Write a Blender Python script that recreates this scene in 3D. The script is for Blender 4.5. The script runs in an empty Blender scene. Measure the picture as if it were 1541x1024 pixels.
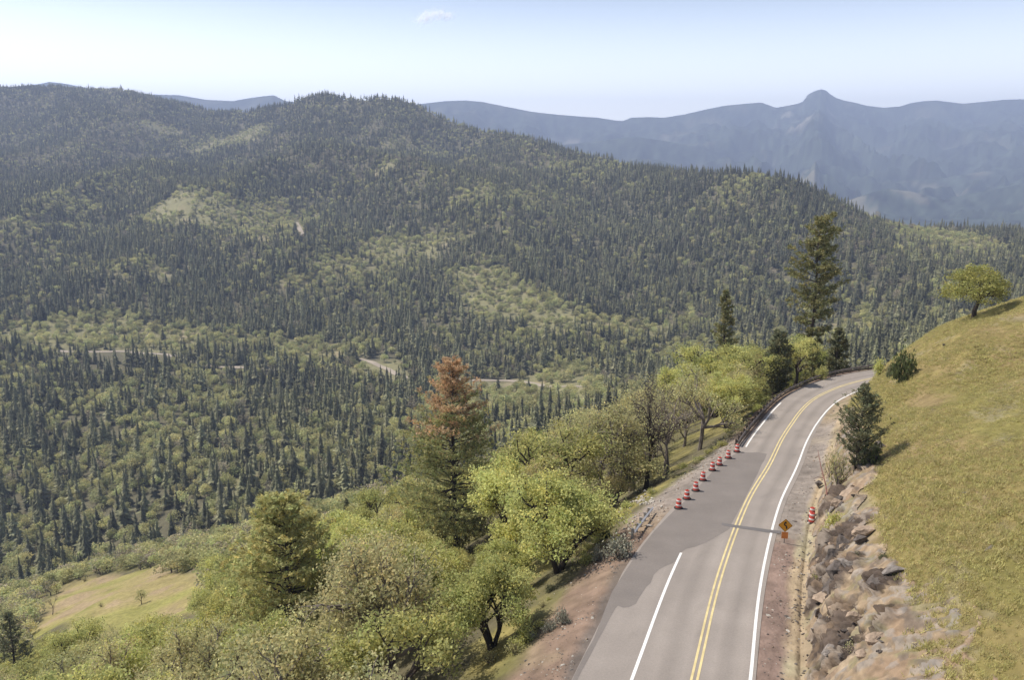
import bpy, math, random
import numpy as np
from mathutils import Vector, Matrix
random.seed(7)
RNG = np.random.default_rng(11)
sc = bpy.context.scene
COL = sc.collection

# ------------------------------------------------------------------ camera
FPX = 1209.0            # focal length in pixels of the 1541 px wide photograph
HC = 30.3               # drone height above the road
TH = math.atan(262.0 / FPX)
CT, ST = math.cos(TH), math.sin(TH)
cam = bpy.data.cameras.new('camera')
cam.sensor_width = 36.0
cam.lens = 36.0 * FPX / 1541.0
cam.clip_start = 0.5
cam.clip_end = 60000
camo = bpy.data.objects.new('camera', cam)
camo.location = (0, 0, HC)
camo.rotation_euler = (math.pi / 2 - TH, 0, 0)
COL.objects.link(camo)
sc.camera = camo

# ------------------------------------------------------------------ sky, sun, exposure
SUN_AZ = math.radians(-70)      # from +Y towards +X (negative: to the left)
SUN_EL = math.radians(54)
w = bpy.data.worlds.new('World')
sc.world = w
w.use_nodes = True
nt = w.node_tree
bg = nt.nodes['Background']
sky = nt.nodes.new('ShaderNodeTexSky')
sky.sky_type = 'NISHITA'
sky.sun_disc = False
sky.sun_elevation = SUN_EL
sky.sun_rotation = SUN_AZ
sky.altitude = 900
sky.air_density = 1.0
sky.dust_density = 2.0
sky.ozone_density = 1.0
hs = nt.nodes.new('ShaderNodeHueSaturation')        # thin high haze: paler and brighter than a clear-sky model
_tc = nt.nodes.new('ShaderNodeTexCoord'); _sp = nt.nodes.new('ShaderNodeSeparateXYZ'); nt.links.new(_tc.outputs['Generated'], _sp.inputs[0])
for _k, _a, _b in (('Saturation', 0.02, 0.85), ('Value', 2.5, 0.72)):          # haze whitens the sky towards the horizon
    _m = nt.nodes.new('ShaderNodeMapRange'); _m.interpolation_type = 'SMOOTHSTEP'
    _m.inputs[1].default_value = 0.0; _m.inputs[2].default_value = 0.265; _m.inputs[3].default_value = _a; _m.inputs[4].default_value = _b
    nt.links.new(_sp.outputs[2], _m.inputs[0]); nt.links.new(_m.outputs[0], hs.inputs[_k])
nt.links.new(sky.outputs[0], hs.inputs['Color'])
nt.links.new(hs.outputs[0], bg.inputs[0])
bg.inputs[1].default_value = 0.15
sl = bpy.data.lights.new('sun', 'SUN')
sl.energy = 4.4
sl.angle = math.radians(0.5)
sl.color = (1.0, 0.95, 0.87)
so = bpy.data.objects.new('sun', sl)
sdir = Vector((math.sin(SUN_AZ) * math.cos(SUN_EL), math.cos(SUN_AZ) * math.cos(SUN_EL), math.sin(SUN_EL)))
so.rotation_euler = sdir.to_track_quat('Z', 'Y').to_euler()
so.location = (-50, 40, 120)
COL.objects.link(so)
sc.view_settings.view_transform = 'Standard'
sc.view_settings.look = 'None'
sc.view_settings.exposure = 0.37
sc.view_settings.gamma = 1.0
try:
    sc.cycles.use_denoising = True
    sc.cycles.max_bounces = 6
    sc.cycles.transparent_max_bounces = 40
    sc.cycles.volume_bounces = 0
except Exception:
    pass

# ------------------------------------------------------------------ helpers
def tag(o, label=None, cat=None, group=None, kind=None):
    if label: o['label'] = label
    if cat: o['category'] = cat
    if group: o['group'] = group
    if kind: o['kind'] = kind
    return o

def new_obj(name, me, parent=None, loc=(0, 0, 0)):
    o = bpy.data.objects.new(name, me)
    o.location = loc
    if parent is not None: o.parent = parent
    COL.objects.link(o)
    return o

def empty(name, loc=(0, 0, 0), rz=0.0, s=1.0):
    o = bpy.data.objects.new(name, None)
    o.location = loc; o.rotation_euler = (0, 0, rz); o.scale = (s, s, s)
    o.empty_display_size = 0.3
    COL.objects.link(o)
    return o

def make_mesh(name, V, F, mats, mi=None, tint=None, smooth=False):
    """V (n,3) array, F list of index tuples or (m,k) array, tint (n,) or (n,3) base-colour variation per vertex"""
    me = bpy.data.meshes.new(name)
    V = np.asarray(V, dtype=np.float32)
    if isinstance(F, np.ndarray):
        k = F.shape[1]; m = F.shape[0]
        me.vertices.add(len(V)); me.vertices.foreach_set('co', V.ravel())
        me.loops.add(m * k); me.loops.foreach_set('vertex_index', F.astype(np.int32).ravel())
        me.polygons.add(m)
        me.polygons.foreach_set('loop_start', np.arange(0, m * k, k, dtype=np.int32))
        me.polygons.foreach_set('loop_total', np.full(m, k, dtype=np.int32))
    else:
        me.from_pydata(V.tolist(), [], [list(f) for f in F])
    for m_ in (mats if isinstance(mats, (list, tuple)) else [mats]): me.materials.append(m_)
    if mi is not None: me.polygons.foreach_set('material_index', np.asarray(mi, dtype=np.int32))
    if tint is not None:
        t = np.asarray(tint, dtype=np.float32)
        if t.ndim == 1: t = np.stack([t, t, t], 1)
        a = me.attributes.new('tint', 'FLOAT_COLOR', 'POINT')
        a.data.foreach_set('color', np.concatenate([t, np.ones((len(t), 1), np.float32)], 1).ravel())
    if smooth: me.polygons.foreach_set('use_smooth', np.ones(len(me.polygons), dtype=bool))
    me.update(calc_edges=True)
    me.validate()
    return me

class MB:
    """collects shapes into ONE mesh"""
    def __init__(self): self.V = []; self.F = []; self.T = []
    def add(self, V, F, t=1.0):
        o = len(self.V)
        self.V += [tuple(v) for v in V]
        self.T += [t] * len(V)
        self.F += [tuple(i + o for i in f) for f in F]
    def box(self, c, h, M=None, bev=0.0):
        x, y, z = h
        P = [Vector((sx * x, sy * y, sz * z)) for sz in (-1, 1) for sx, sy in ((-1, -1), (1, -1), (1, 1), (-1, 1))]
        if M is not None: P = [M @ p for p in P]
        c = Vector(c)
        self.add([p + c for p in P], [(3, 2, 1, 0), (4, 5, 6, 7), (0, 1, 5, 4), (1, 2, 6, 5), (2, 3, 7, 6), (3, 0, 4, 7)])
    def tube(self, pts, rad, n=6, t=1.0, cap=True):
        pts = [Vector(p) for p in pts]
        R = []
        for i, p in enumerate(pts):
            d = (pts[min(i + 1, len(pts) - 1)] - pts[max(i - 1, 0)])
            if d.length < 1e-6: d = Vector((0, 0, 1))
            d.normalize()
            a = d.orthogonal().normalized() if i == 0 else (R_prev - d * R_prev.dot(d)).normalized()
            R_prev = a
            b = d.cross(a)
            r = rad[i] if hasattr(rad, '__len__') else rad
            R.append([p + (a * math.cos(2 * math.pi * k / n) + b * math.sin(2 * math.pi * k / n)) * r for k in range(n)])
        V = [v for ring in R for v in ring]; F = []
        for i in range(len(pts) - 1):
            for k in range(n):
                F.append((i * n + k, i * n + (k + 1) % n, (i + 1) * n + (k + 1) % n, (i + 1) * n + k))
        if cap:
            F.append(tuple(range(n - 1, -1, -1))); F.append(tuple((len(pts) - 1) * n + k for k in range(n)))
        self.add(V, F, t)
    def lathe(self, prof, n=16, c=(0, 0, 0), cap=True):
        V = []; F = []
        for r, z in prof:
            for k in range(n):
                a = 2 * math.pi * k / n
                V.append((c[0] + r * math.cos(a), c[1] + r * math.sin(a), c[2] + z))
        for i in range(len(prof) - 1):
            for k in range(n):
                F.append((i * n + k, i * n + (k + 1) % n, (i + 1) * n + (k + 1) % n, (i + 1) * n + k))
        if cap:
            F.append(tuple(range(n - 1, -1, -1))); F.append(tuple((len(prof) - 1) * n + k for k in range(n)))
        self.add(V, F)
    def build(self, name, mat, parent=None, loc=(0, 0, 0), smooth=False):
        return new_obj(name, self.mesh(name, mat, smooth), parent, loc)
    def mesh(self, name, mat, smooth=False):
        return make_mesh(name, np.array(self.V, dtype=np.float32), self.F, mat, tint=np.array(self.T), smooth=smooth)

# ------------------------------------------------------------------ noise in numpy
def _hash(ix, iy, seed):
    h = (ix.astype(np.int64) * 374761393 + iy.astype(np.int64) * 668265263 + seed * 144665) & 0xFFFFFFFF
    h = ((h ^ (h >> 13)) * 1274126177) & 0xFFFFFFFF
    h = h ^ (h >> 16)
    return (h & 0xFFFFFF) / float(0xFFFFFF)

def vnoise(x, y, seed=0):
    x0 = np.floor(x); y0 = np.floor(y)
    fx = x - x0; fy = y - y0
    fx = fx * fx * fx * (fx * (fx * 6 - 15) + 10); fy = fy * fy * fy * (fy * (fy * 6 - 15) + 10)
    a = _hash(x0, y0, seed); b = _hash(x0 + 1, y0, seed); c = _hash(x0, y0 + 1, seed); d = _hash(x0 + 1, y0 + 1, seed)
    return (a * (1 - fx) + b * fx) * (1 - fy) + (c * (1 - fx) + d * fx) * fy

def fbm(x, y, seed=0, octv=4, gain=0.5):
    s = 0.0; a = 1.0; n = 0.0
    for i in range(octv):
        s = s + a * vnoise(x * 2 ** i + 17.3 * i, y * 2 ** i - 9.1 * i, seed + i); n += a; a *= gain
    return s / n * 2 - 1

def sstep(a, b, x):
    t = np.clip((x - a) / (b - a), 0, 1)
    return t * t * (3 - 2 * t)

#TERRAIN-BEGIN
# ------------------------------------------------------------------ pixel rays -> directions (tan azimuth, downward slope)
def ray(px, py):
    a = (np.asarray(px, float) - 770.5) / FPX; v = (np.asarray(py, float) - 512) / FPX
    fw = CT - v * ST
    return a / fw, (ST + v * CT) / fw

def zr(Y):
    """height of the road surface: a descending grade that eases after the bend"""
    Y = np.asarray(Y, float)
    return np.where(Y < 105, -0.07 * (np.maximum(Y, -30) - 47), -4.06 - 0.03 * (np.minimum(Y, 145) - 105))

def road_hit(px, py):
    u, s = ray(px, py); Y = 60.0
    for i in range(60): Y = 0.5 * Y + 0.5 * (HC - float(zr(Y))) / s
    return np.array([u * Y, Y])

def catmull(P, n):
    P = np.asarray(P, float)
    P = np.vstack([2 * P[0] - P[1], P, 2 * P[-1] - P[-2]])
    out = []
    for i in range(1, len(P) - 2):
        t = np.linspace(0, 1, n, endpoint=False)[:, None]
        a, b, c, d = P[i - 1], P[i], P[i + 1], P[i + 2]
        out.append(0.5 * ((2 * b) + (-a + c) * t + (2 * a - 5 * b + 4 * c - d) * t ** 2 + (-a + 3 * b - 3 * c + d) * t ** 3))
    out.append(P[-2][None])
    return np.vstack(out)

CENTRE = [(-26, -62), (-12, -22), (-3, 4), (4.2, 23.5), (10.9, 42.6), (16.2, 57.2), (22.9, 73.2), (29.0, 85.6), (34.4, 97.2), (40.3, 108.6), (45.2, 116.6), (49.9, 122.3),
          (55, 127.2), (60.8, 131.4), (67, 134.4), (75, 136.6), (85, 137.2), (97, 135.2), (110, 129.5), (122, 120)]
RC = catmull(CENTRE, 12)
RT = np.gradient(RC, axis=0); RT /= np.linalg.norm(RT, axis=1)[:, None]
RN = np.stack([RT[:, 1], -RT[:, 0]], 1)          # points to the right of travel
RS = np.concatenate([[0], np.cumsum(np.linalg.norm(np.diff(RC, axis=0), axis=1))])

def road_d(X, Y):
    """signed distance from the road's yellow line (right positive) and the Y and arc length of the nearest point on it"""
    X = np.asarray(X, float).ravel(); Y = np.asarray(Y, float).ravel()
    D = np.empty(len(X)); YC = np.empty(len(X)); SS = np.empty(len(X))
    for a in range(0, len(X), 20000):
        x = X[a:a + 20000]; y = Y[a:a + 20000]
        dx = x[:, None] - RC[None, :, 0]; dy = y[:, None] - RC[None, :, 1]
        k = np.argmin(dx * dx + dy * dy, axis=1)
        i = np.arange(len(x))
        al = dx[i, k] * RT[k, 0] + dy[i, k] * RT[k, 1]
        nn = dx[i, k] * RN[k, 0] + dy[i, k] * RN[k, 1]
        dist = np.sqrt(nn ** 2 + np.where((k == 0) | (k == len(RC) - 1), al, 0) ** 2)
        # interior points: exact distance to nearby segments is close to the perpendicular offset unless far
        full = np.sqrt(dx[i, k] ** 2 + dy[i, k] ** 2)
        dist = np.where(np.abs(nn) > 12, full, dist)
        D[a:a + 20000] = np.where(nn >= 0, dist, -dist)
        YC[a:a + 20000] = RC[k, 1]; SS[a:a + 20000] = RS[k] + al
    return D, YC, SS

# left pavement edge (offset from yellow line) along Y
LE_Y = [0, 40, 48, 55, 60, 66, 71, 78, 85, 91, 96, 118, 128, 140]
LE_D = [-6.9, -6.9, -6.9, -7.15, -7.0, -6.6, -6.2, -5.8, -5.2, -4.4, -4.0, -4.0, -4.4, -4.6]
# right-hand cross sections: distance -> rise above the road
PD = np.array([3.2, 4.2, 5.2, 6.0, 6.8, 8.0, 9.5, 11.0, 15.0, 20.0, 30.0, 60.0, 120.0])
PY = np.array([30, 48, 66, 86, 104, 122, 140.])
PZ = np.array([
    [0, -.06, -.22, -.35, 0.3, 2.0, 3.9, 5.1, 7.6, 10.3, 15.3, 24, 32],
    [0, -.06, -.22, -.30, 0.4, 2.3, 4.0, 5.2, 7.6, 10.3, 15.3, 24, 32],
    [0, 0.0, -.05, -.10, 0.8, 2.6, 4.2, 5.3, 7.7, 10.3, 15.3, 24, 32],
    [0, 0.0, 0.05, 0.4, 1.7, 3.4, 4.9, 6.0, 8.4, 11.0, 15.6, 24, 32],
    [0, 0.05, 0.5, 1.2, 2.2, 3.9, 5.9, 7.5, 11.2, 14.4, 19.0, 27, 34],
    [0, 0.2, 0.9, 1.7, 2.7, 4.6, 6.8, 8.6, 12.3, 15.2, 19.4, 27, 34],
    [0, 0.4, 1.2, 2.2, 3.3, 5.2, 7.4, 9.0, 12.2, 14.8, 18.6, 25, 32]])

def prof_right(D, YC):
    D = np.clip(D, PD[0], PD[-1])
    k = np.clip(np.searchsorted(PY, YC) - 1, 0, len(PY) - 2)
    f = np.clip((YC - PY[k]) / (PY[k + 1] - PY[k]), 0, 1)
    z = np.zeros(len(D))
    lo = np.stack([np.interp(D, PD, PZ[j]) for j in range(len(PY))])
    i = np.arange(len(D))
    return lo[k, i] * (1 - f) + lo[k + 1, i] * f

def prof_left(D):
    """D negative"""
    d = -D
    return np.interp(d, [0, 1.0, 3, 12, 40, 100, 220, 420, 900], [0, -.15, -1.1, -6.6, -22.5, -54, -109, -190, -340])

# edge of the near hillside (tan azimuth -> range where it breaks into the ravine)
EU = ray(np.array([-200, 0, 120, 300, 560, 750, 900, 1050, 1200, 1320, 1700]), 700)[0]
EY = np.array([330, 350, 360, 350, 315, 285, 250, 215, 190, 178, 170.])

# far valley and hills: columns of knots (photo row of the ground, range)
KP = np.array([-250, 0, 120, 200, 300, 360, 420, 480, 540, 610, 680, 750, 900, 1000, 1080, 1150, 1200, 1250, 1300, 1360, 1450, 1541, 1800.])
def col(*rows): return np.array(rows, float)
KR = {   # column px : k1..k7 (row, range)
 -250: [(850,540),(600,860),(505,1130),(400,1500),(300,2100),(200,3200),(140,4400)],
 0:    [(835,540),(600,860),(505,1130),(400,1500),(300,2100),(200,3300),(135,4400)],
 120:  [(810,535),(600,860),(505,1130),(400,1500),(295,2150),(197,3400),(134,4400)],
 200:  [(795,530),(600,860),(505,1130),(400,1500),(290,2200),(195,3400),(136,4350)],
 300:  [(780,525),(600,860),(508,1130),(400,1500),(290,2100),(212,3100),(160,4200)],
 360:  [(770,522),(600,860),(510,1125),(402,1480),(293,2050),(208,3050),(166,4050)],
 420:  [(760,520),(600,860),(512,1120),(405,1460),(296,2020),(204,2950),(160,3850)],
 480:  [(750,520),(600,860),(515,1120),(410,1450),(300,2000),(200,2900),(146,3600)],
 540:  [(740,517),(600,855),(520,1100),(415,1430),(300,1970),(203,2820),(141,3450)],
 610:  [(730,515),(600,850),(525,1080),(420,1400),(300,1950),(208,2750),(141,3400)],
 680:  [(710,508),(595,855),(530,1065),(425,1390),(310,1900),(225,2640),(172,3250)],
 750:  [(690,500),(590,860),(535,1050),(430,1380),(320,1850),(240,2500),(193,3000)],
 900:  [(650,490),(580,860),(520,1060),(440,1350),(350,1700),(285,2150),(242,2500)],
 1000: [(635,490),(570,865),(510,1070),(430,1340),(348,1620),(295,1900),(263,2150)],
 1080: [(615,490),(555,870),(497,1075),(418,1310),(342,1540),(295,1720),(267,1850)],
 1150: [(607,485),(547,860),(488,1055),(413,1275),(345,1470),(298,1610),(267,1720)],
 1200: [(600,480),(540,850),(480,1040),(410,1250),(352,1430),(308,1560),(278,1650)],
 1250: [(592,480),(532,840),(476,1015),(412,1215),(360,1380),(324,1505),(302,1590)],
 1300: [(583,480),(523,825),(472,990),(417,1170),(372,1320),(342,1440),(325,1530)],
 1360: [(570,480),(510,820),(460,980),(415,1150),(380,1300),(357,1460),(346,1580)],
 1450: [(560,480),(498,820),(448,980),(408,1150),(380,1320),(360,1520),(350,1700)],
 1541: [(560,480),(490,820),(440,980),(400,1150),(376,1330),(360,1560),(351,1780)],
 1800: [(560,480),(490,820),(440,980),(400,1150),(376,1330),(360,1560),(355,1800)]}
_kr = np.array([KR[int(k)] for k in KP])          # (cols, 7, 2)
KU = np.stack([ray(KP, _kr[:, j, 0])[0] for j in range(7)], 1)[:, 3]
_KY = _kr[:, :, 1]
_KZ = HC - _KY * np.stack([ray(KP, _kr[:, j, 0])[1] for j in range(7)], 1)
_KY = np.concatenate([np.full((len(KP), 1), 120.), np.full((len(KP), 1), 430.), _KY, _KY[:, -1:] + 900, _KY[:, -1:] + 2600, np.full((len(KP), 1), 15500.)], 1)
_KZ = np.concatenate([np.full((len(KP), 1), -226.), np.full((len(KP), 1), -226.), _KZ, _KZ[:, -1:] - 170, np.full((len(KP), 1), -330.), np.full((len(KP), 1), -420.)], 1)

def interp_cols(u, T):
    """smooth interpolation of per-column values over tan azimuth"""
    u = np.clip(u, KU[0], KU[-1] - 1e-9)
    k = np.clip(np.searchsorted(KU, u) - 1, 0, len(KU) - 2)
    f = (u - KU[k]) / (KU[k + 1] - KU[k])
    f = f[:, None]
    m = np.gradient(T, KU, axis=0)
    h = (KU[k + 1] - KU[k])[:, None]
    a, b = T[k], T[k + 1]
    return (2 * f ** 3 - 3 * f ** 2 + 1) * a + (f ** 3 - 2 * f ** 2 + f) * h * m[k] + (-2 * f ** 3 + 3 * f ** 2) * b + (f ** 3 - f ** 2) * h * m[k + 1]

FAR = [  # range, slope of the near face, skyline in photo pixels
 (12500, 0.26, [(-300,140),(-100,136),(0,132),(55,127),(75,123),(100,126),(140,134),(230,142),(270,143),(310,150),(350,152),(385,146),(412,143),(430,152),(480,158),(600,160),(670,152),(700,151),(725,153),(760,160),(800,168),(835,172),(870,175),(900,177),(925,181),(937,182),(950,177),(975,176),(1000,177),(1030,172),(1060,165),(1090,159),(1120,156),(1145,154),(1157,158),(1168,162),(1185,159),(1200,156),(1208,153),(1211,149),(1216,142),(1226,137),(1236,134),(1243,136),(1250,142),(1258,147),(1270,151),(1285,154),(1305,159),(1330,162),(1355,160),(1370,155),(1390,152),(1410,151),(1425,153),(1450,156),(1480,153),(1510,150),(1541,149),(1700,153),(1900,160)]),
 (9600, 0.24, [(-300,330),(600,330),(700,260),(800,222),(890,214),(930,208),(960,206),(1000,212),(1060,222),(1110,240),(1160,262),(1230,280),(1290,270),(1340,255),(1400,232),(1460,215),(1541,198),(1700,175),(1900,170)]),
 (7800, 0.22, [(-300,350),(800,350),(900,262),(960,238),(1000,242),(1050,262),(1150,300),(1260,296),(1310,282),(1360,272),(1420,268),(1480,258),(1541,252),(1700,230),(1900,220)]),
 (6300, 0.20, [(-300,380),(1000,380),(1200,330),(1290,297),(1330,284),(1370,288),(1420,300),(1470,290),(1541,276),(1700,262),(1900,260)])]
for i, (Yf, sl_, P) in enumerate(FAR):
    P = np.array(P, float)
    uu, ss = ray(P[:, 0], P[:, 1])
    FAR[i] = (Yf, sl_, uu, HC - ss * Yf)

def terrain(X, Y, detail=True):
    """ground height, signed road distance, nearest road Y"""
    sh = np.shape(X)
    X = np.asarray(X, float).ravel(); Y = np.asarray(Y, float).ravel()
    u = X / np.maximum(Y, 1)
    # far field
    KYu = interp_cols(u, _KY); KZu = interp_cols(u, _KZ)
    zf = np.empty(len(X))
    k = np.clip((KYu < Y[:, None]).sum(1) - 1, 0, KYu.shape[1] - 2)
    i = np.arange(len(X))
    y0, y1, z0, z1 = KYu[i, k], KYu[i, k + 1], KZu[i, k], KZu[i, k + 1]
    zf = z0 + (z1 - z0) * np.clip((Y - y0) / (y1 - y0), 0, 1)
    rel = sstep(700, 2200, Y)
    zf = zf + rel * (1 - 0.8 * sstep(-30, 10, np.abs(0) - np.abs(Y - KYu[:, 8]) / 12)) * (26 * fbm(X / 330, Y / 420, 5, 4) + 150 * (0.22 - np.abs(fbm(X / 520 + Y / 2500, Y / 1500, 7, 3)))) + 5 * sstep(450, 700, Y) * fbm(X / 90, Y / 90, 9, 3)
    far = Y > 4300
    if far.any():
        xf, yf, uf = X[far], Y[far], u[far]
        zz = np.full(len(xf), -1e9)
        for j, (Yf, slp, uu, zc_) in enumerate(FAR):
            c = np.interp(uf, uu, zc_)
            dy = np.abs(yf - Yf)
            er = np.clip(dy / 700, 0, 1)
            g = 1 - np.abs(fbm(xf / 900 + j * 7, yf / 1500, 31 + j, 4))
            zz = np.maximum(zz, c - slp * dy * (0.75 + 0.5 * (1 - g)) - er * 250 * (1 - g) - er * 130 * np.abs(fbm(xf / 260 + j, yf / 600, 35 + j, 3)))
        bl = sstep(4300, 5400, yf)
        zf[far] = np.where(bl > 0, np.maximum(zf[far], zz * bl + (1 - bl) * -600), zf[far])
    D = np.full(len(X), -999.); YC = np.full(len(X), 100.)
    near = Y < 620
    z = zf.copy()
    if near.any():
        xn, yn, un = X[near], Y[near], u[near]
        d, yc, s_ = road_d(xn, yn)
        le = np.interp(yc, LE_Y, LE_D)
        zb = zr(np.where(np.abs(d) < 30, yn, yc * 0 + np.clip(yn, -30, 145)))
        zl = zb + prof_left(np.minimum(d - le, 0))
        # natural relief on the left hillside
        aw = sstep(10, 45, -d)
        zl = zl + aw * (5.0 * fbm(xn / 60, yn / 60, 21, 3) + 1.0 * fbm(xn / 14, yn / 14, 23, 3))
        # break of slope into the ravine
        e = np.interp(un, EU, EY)
        over = np.maximum(yn - e, 0)
        zl = zl - 0.75 * over * sstep(0, 40, over)
        zrt = zb + prof_right(np.maximum(d, 0), yc)
        bank = sstep(5.6, 6.6, d) * (1 - sstep(10.5, 13.5, d)) * (1 - 0.55 * sstep(96, 118, yc))
        if detail:
            zrt = zrt - 0.45 * bank
            gr = sstep(9, 15, d)
            zrt = zrt + gr * (0.5 * fbm(xn / 9, yn / 9, 45, 3) + 0.10 * fbm(xn / 1.3, yn / 1.3, 46, 3))
            sh_ = sstep(0.4, 2.0, np.where(d > 0, d - 3.4, le - d)) * (1 - bank)
            edge = np.where(d > 0, zrt, zl) + sh_ * 0.10 * fbm(xn / 0.9, yn / 0.9, 47, 3)
        else:
            edge = np.where(d > 0, zrt, zl)
        inside = sstep(0.0, 0.5, np.minimum(3.45 - d, d - le))
        edge = edge - 0.14 * inside
        # back of the spur on the right falls away as the road swings round it
        t = np.where(d > 0, edge, np.maximum(edge, -1e9))
        m = np.maximum(t, zf[near])
        # soft maximum on the left where hillside meets the valley floor
        h = 18.0
        dd = t - zf[near]
        sm = np.where(np.abs(dd) < h, m + (h - np.abs(dd)) ** 2 / (4 * h), m)
        z[near] = np.where(d > 0, m, sm)
        D[near] = d; YC[near] = yc
    return z.reshape(sh), D.reshape(sh), YC.reshape(sh)

def ground_hit(px, py, ymin=25.0):
    """first point of the ground along the ray of a photo pixel (world position)"""
    u, s = ray(px, py)
    Y = ymin * 1.012 ** np.arange(0, 440)
    z, _, _ = terrain(u * Y, Y, False)
    below = z >= HC - s * Y
    k = int(np.argmax(below)) if below.any() else len(Y) - 1
    if k == 0: k = 1
    Yf = np.linspace(Y[k - 1], Y[k], 24)
    z, _, _ = terrain(u * Yf, Yf, False)
    b = z >= HC - s * Yf
    j = int(np.argmax(b)) if b.any() else 23
    return Vector((float(u) * Yf[j], Yf[j], float(z[j])))

def zg(x, y, detail=True):
    z, _, _ = terrain(np.array([float(x)]), np.array([float(y)]), detail)
    return float(z[0])

def project(X, Y, Z):
    """world -> photo pixels"""
    zc = Y * CT + (HC - Z) * ST
    yd = -Y * ST + (HC - Z) * CT
    return 770.5 + FPX * X / zc, 512 + FPX * yd / zc, zc
#TERRAIN-END

# ------------------------------------------------------------------ materials
def mat(name, col=(0.5, 0.5, 0.5), rough=0.8, noise=None, tint=False, trans=0.0, metal=0.0, rnd=0.0, rndhue=0.0, spec=0.3, bump=None):
    """procedural Principled material: base colour x vertex tint x noise x per-object variation"""
    m = bpy.data.materials.new(name); m.use_nodes = True
    n = m.node_tree.nodes; l = m.node_tree.links
    b = n['Principled BSDF']
    b.inputs['Roughness'].default_value = rough; b.inputs['Metallic'].default_value = metal
    b.inputs['Specular IOR Level'].default_value = spec
    rgb = n.new('ShaderNodeRGB'); rgb.outputs[0].default_value = (*col, 1)
    out = rgb.outputs[0]
    def mul(a, b_):
        x = n.new('ShaderNodeMix'); x.data_type = 'RGBA'; x.blend_type = 'MULTIPLY'; x.inputs[0].default_value = 1.0
        l.new(a, x.inputs[6]); l.new(b_, x.inputs[7]); return x.outputs[2]
    if tint:
        a = n.new('ShaderNodeAttribute'); a.attribute_name = 'tint'; out = mul(out, a.outputs['Color'])
    if noise:
        for (scale, lo, hi, det) in noise:
            tc = n.new('ShaderNodeTexCoord'); t = n.new('ShaderNodeTexNoise'); t.inputs['Scale'].default_value = scale; t.inputs['Detail'].default_value = det
            l.new(tc.outputs['Object'], t.inputs['Vector'])
            r = n.new('ShaderNodeMapRange'); r.inputs[1].default_value = 0.3; r.inputs[2].default_value = 0.7; r.inputs[3].default_value = lo; r.inputs[4].default_value = hi
            l.new(t.outputs[0], r.inputs[0])
            out = mul(out, r.outputs[0])
    if rnd:
        oi = n.new('ShaderNodeObjectInfo')
        r = n.new('ShaderNodeMapRange'); r.inputs[3].default_value = 1 - rnd; r.inputs[4].default_value = 1 + rnd
        l.new(oi.outputs['Random'], r.inputs[0]); out = mul(out, r.outputs[0])
        if rndhue:
            wn = n.new('ShaderNodeTexWhiteNoise'); wn.noise_dimensions = '1D'; l.new(oi.outputs['Random'], wn.inputs['W'])
            r2 = n.new('ShaderNodeMapRange'); r2.inputs[3].default_value = 0.5 - rndhue; r2.inputs[4].default_value = 0.5 + rndhue
            l.new(wn.outputs['Value'], r2.inputs[0])
            hs = n.new('ShaderNodeHueSaturation'); l.new(r2.outputs[0], hs.inputs['Hue']); l.new(out, hs.inputs['Color']); out = hs.outputs[0]
    l.new(out, b.inputs['Base Color'])
    if bump:
        tc = n.new('ShaderNodeTexCoord'); t = n.new('ShaderNodeTexNoise'); t.inputs['Scale'].default_value = bump[0]; t.inputs['Detail'].default_value = 5
        l.new(tc.outputs['Object'], t.inputs['Vector'])
        bp = n.new('ShaderNodeBump'); bp.inputs['Strength'].default_value = bump[1]; bp.inputs['Distance'].default_value = bump[2]
        l.new(t.outputs[0], bp.inputs['Height']); l.new(bp.outputs[0], b.inputs['Normal'])
    if trans:
        o = n['Material Output']; tr = n.new('ShaderNodeBsdfTranslucent'); mx = n.new('ShaderNodeMixShader'); mx.inputs[0].default_value = trans
        l.new(out, tr.inputs[0]); l.new(b.outputs[0], mx.inputs[1]); l.new(tr.outputs[0], mx.inputs[2]); l.new(mx.outputs[0], o.inputs[0])
    return m

M = {}
M['ground'] = mat('ground_cover', (1, 1, 1), 0.95, [(0.9, 0.78, 1.22, 6), (0.12, 0.85, 1.15, 4)], tint=True, spec=0.1, bump=(2.5, 0.5, 0.25))
M['asphalt'] = mat('old_asphalt', (0.285, 0.246, 0.212), 0.9, [(0.25, 0.93, 1.07, 4), (9, 0.93, 1.07, 3)], tint=True, spec=0.2)
M['patch'] = mat('new_asphalt', (0.198, 0.171, 0.150), 0.9, [(0.35, 0.92, 1.08, 4), (9, 0.92, 1.08, 3)], spec=0.2)
M['white_paint'] = mat('white_road_paint', (0.80, 0.77, 0.72), 0.7, [(3, 0.86, 1.05, 5)])
M['yellow_paint'] = mat('yellow_road_paint', (0.66, 0.53, 0.26), 0.7, [(1.2, 0.8, 1.1, 5)])
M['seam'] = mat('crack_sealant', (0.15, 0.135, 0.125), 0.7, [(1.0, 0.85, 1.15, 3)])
M['dirt_road'] = mat('pale_dirt', (0.36, 0.30, 0.23), 0.95, [(0.05, 0.85, 1.15, 3)])
M['bark'] = mat('bark', (0.055, 0.042, 0.034), 0.95, [(1.5, 0.7, 1.3, 3)])
M['bark_grey'] = mat('grey_bark', (0.20, 0.165, 0.14), 0.95, [(1.2, 0.65, 1.3, 3)])
M['oak_leaf'] = mat('oak_leaves', (0.52, 0.51, 0.20), 0.7, None, tint=True, trans=0.48, rnd=0.2, rndhue=0.012, spec=0.15)
M['olive_leaf'] = mat('olive_oak_leaves', (0.32, 0.31, 0.105), 0.7, None, tint=True, trans=0.35, rnd=0.1, spec=0.15)
M['cloud'] = mat('cloud_white', (1.0, 1.0, 1.0), 1.0, None, tint=True, trans=0.12, spec=0.0)
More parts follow.
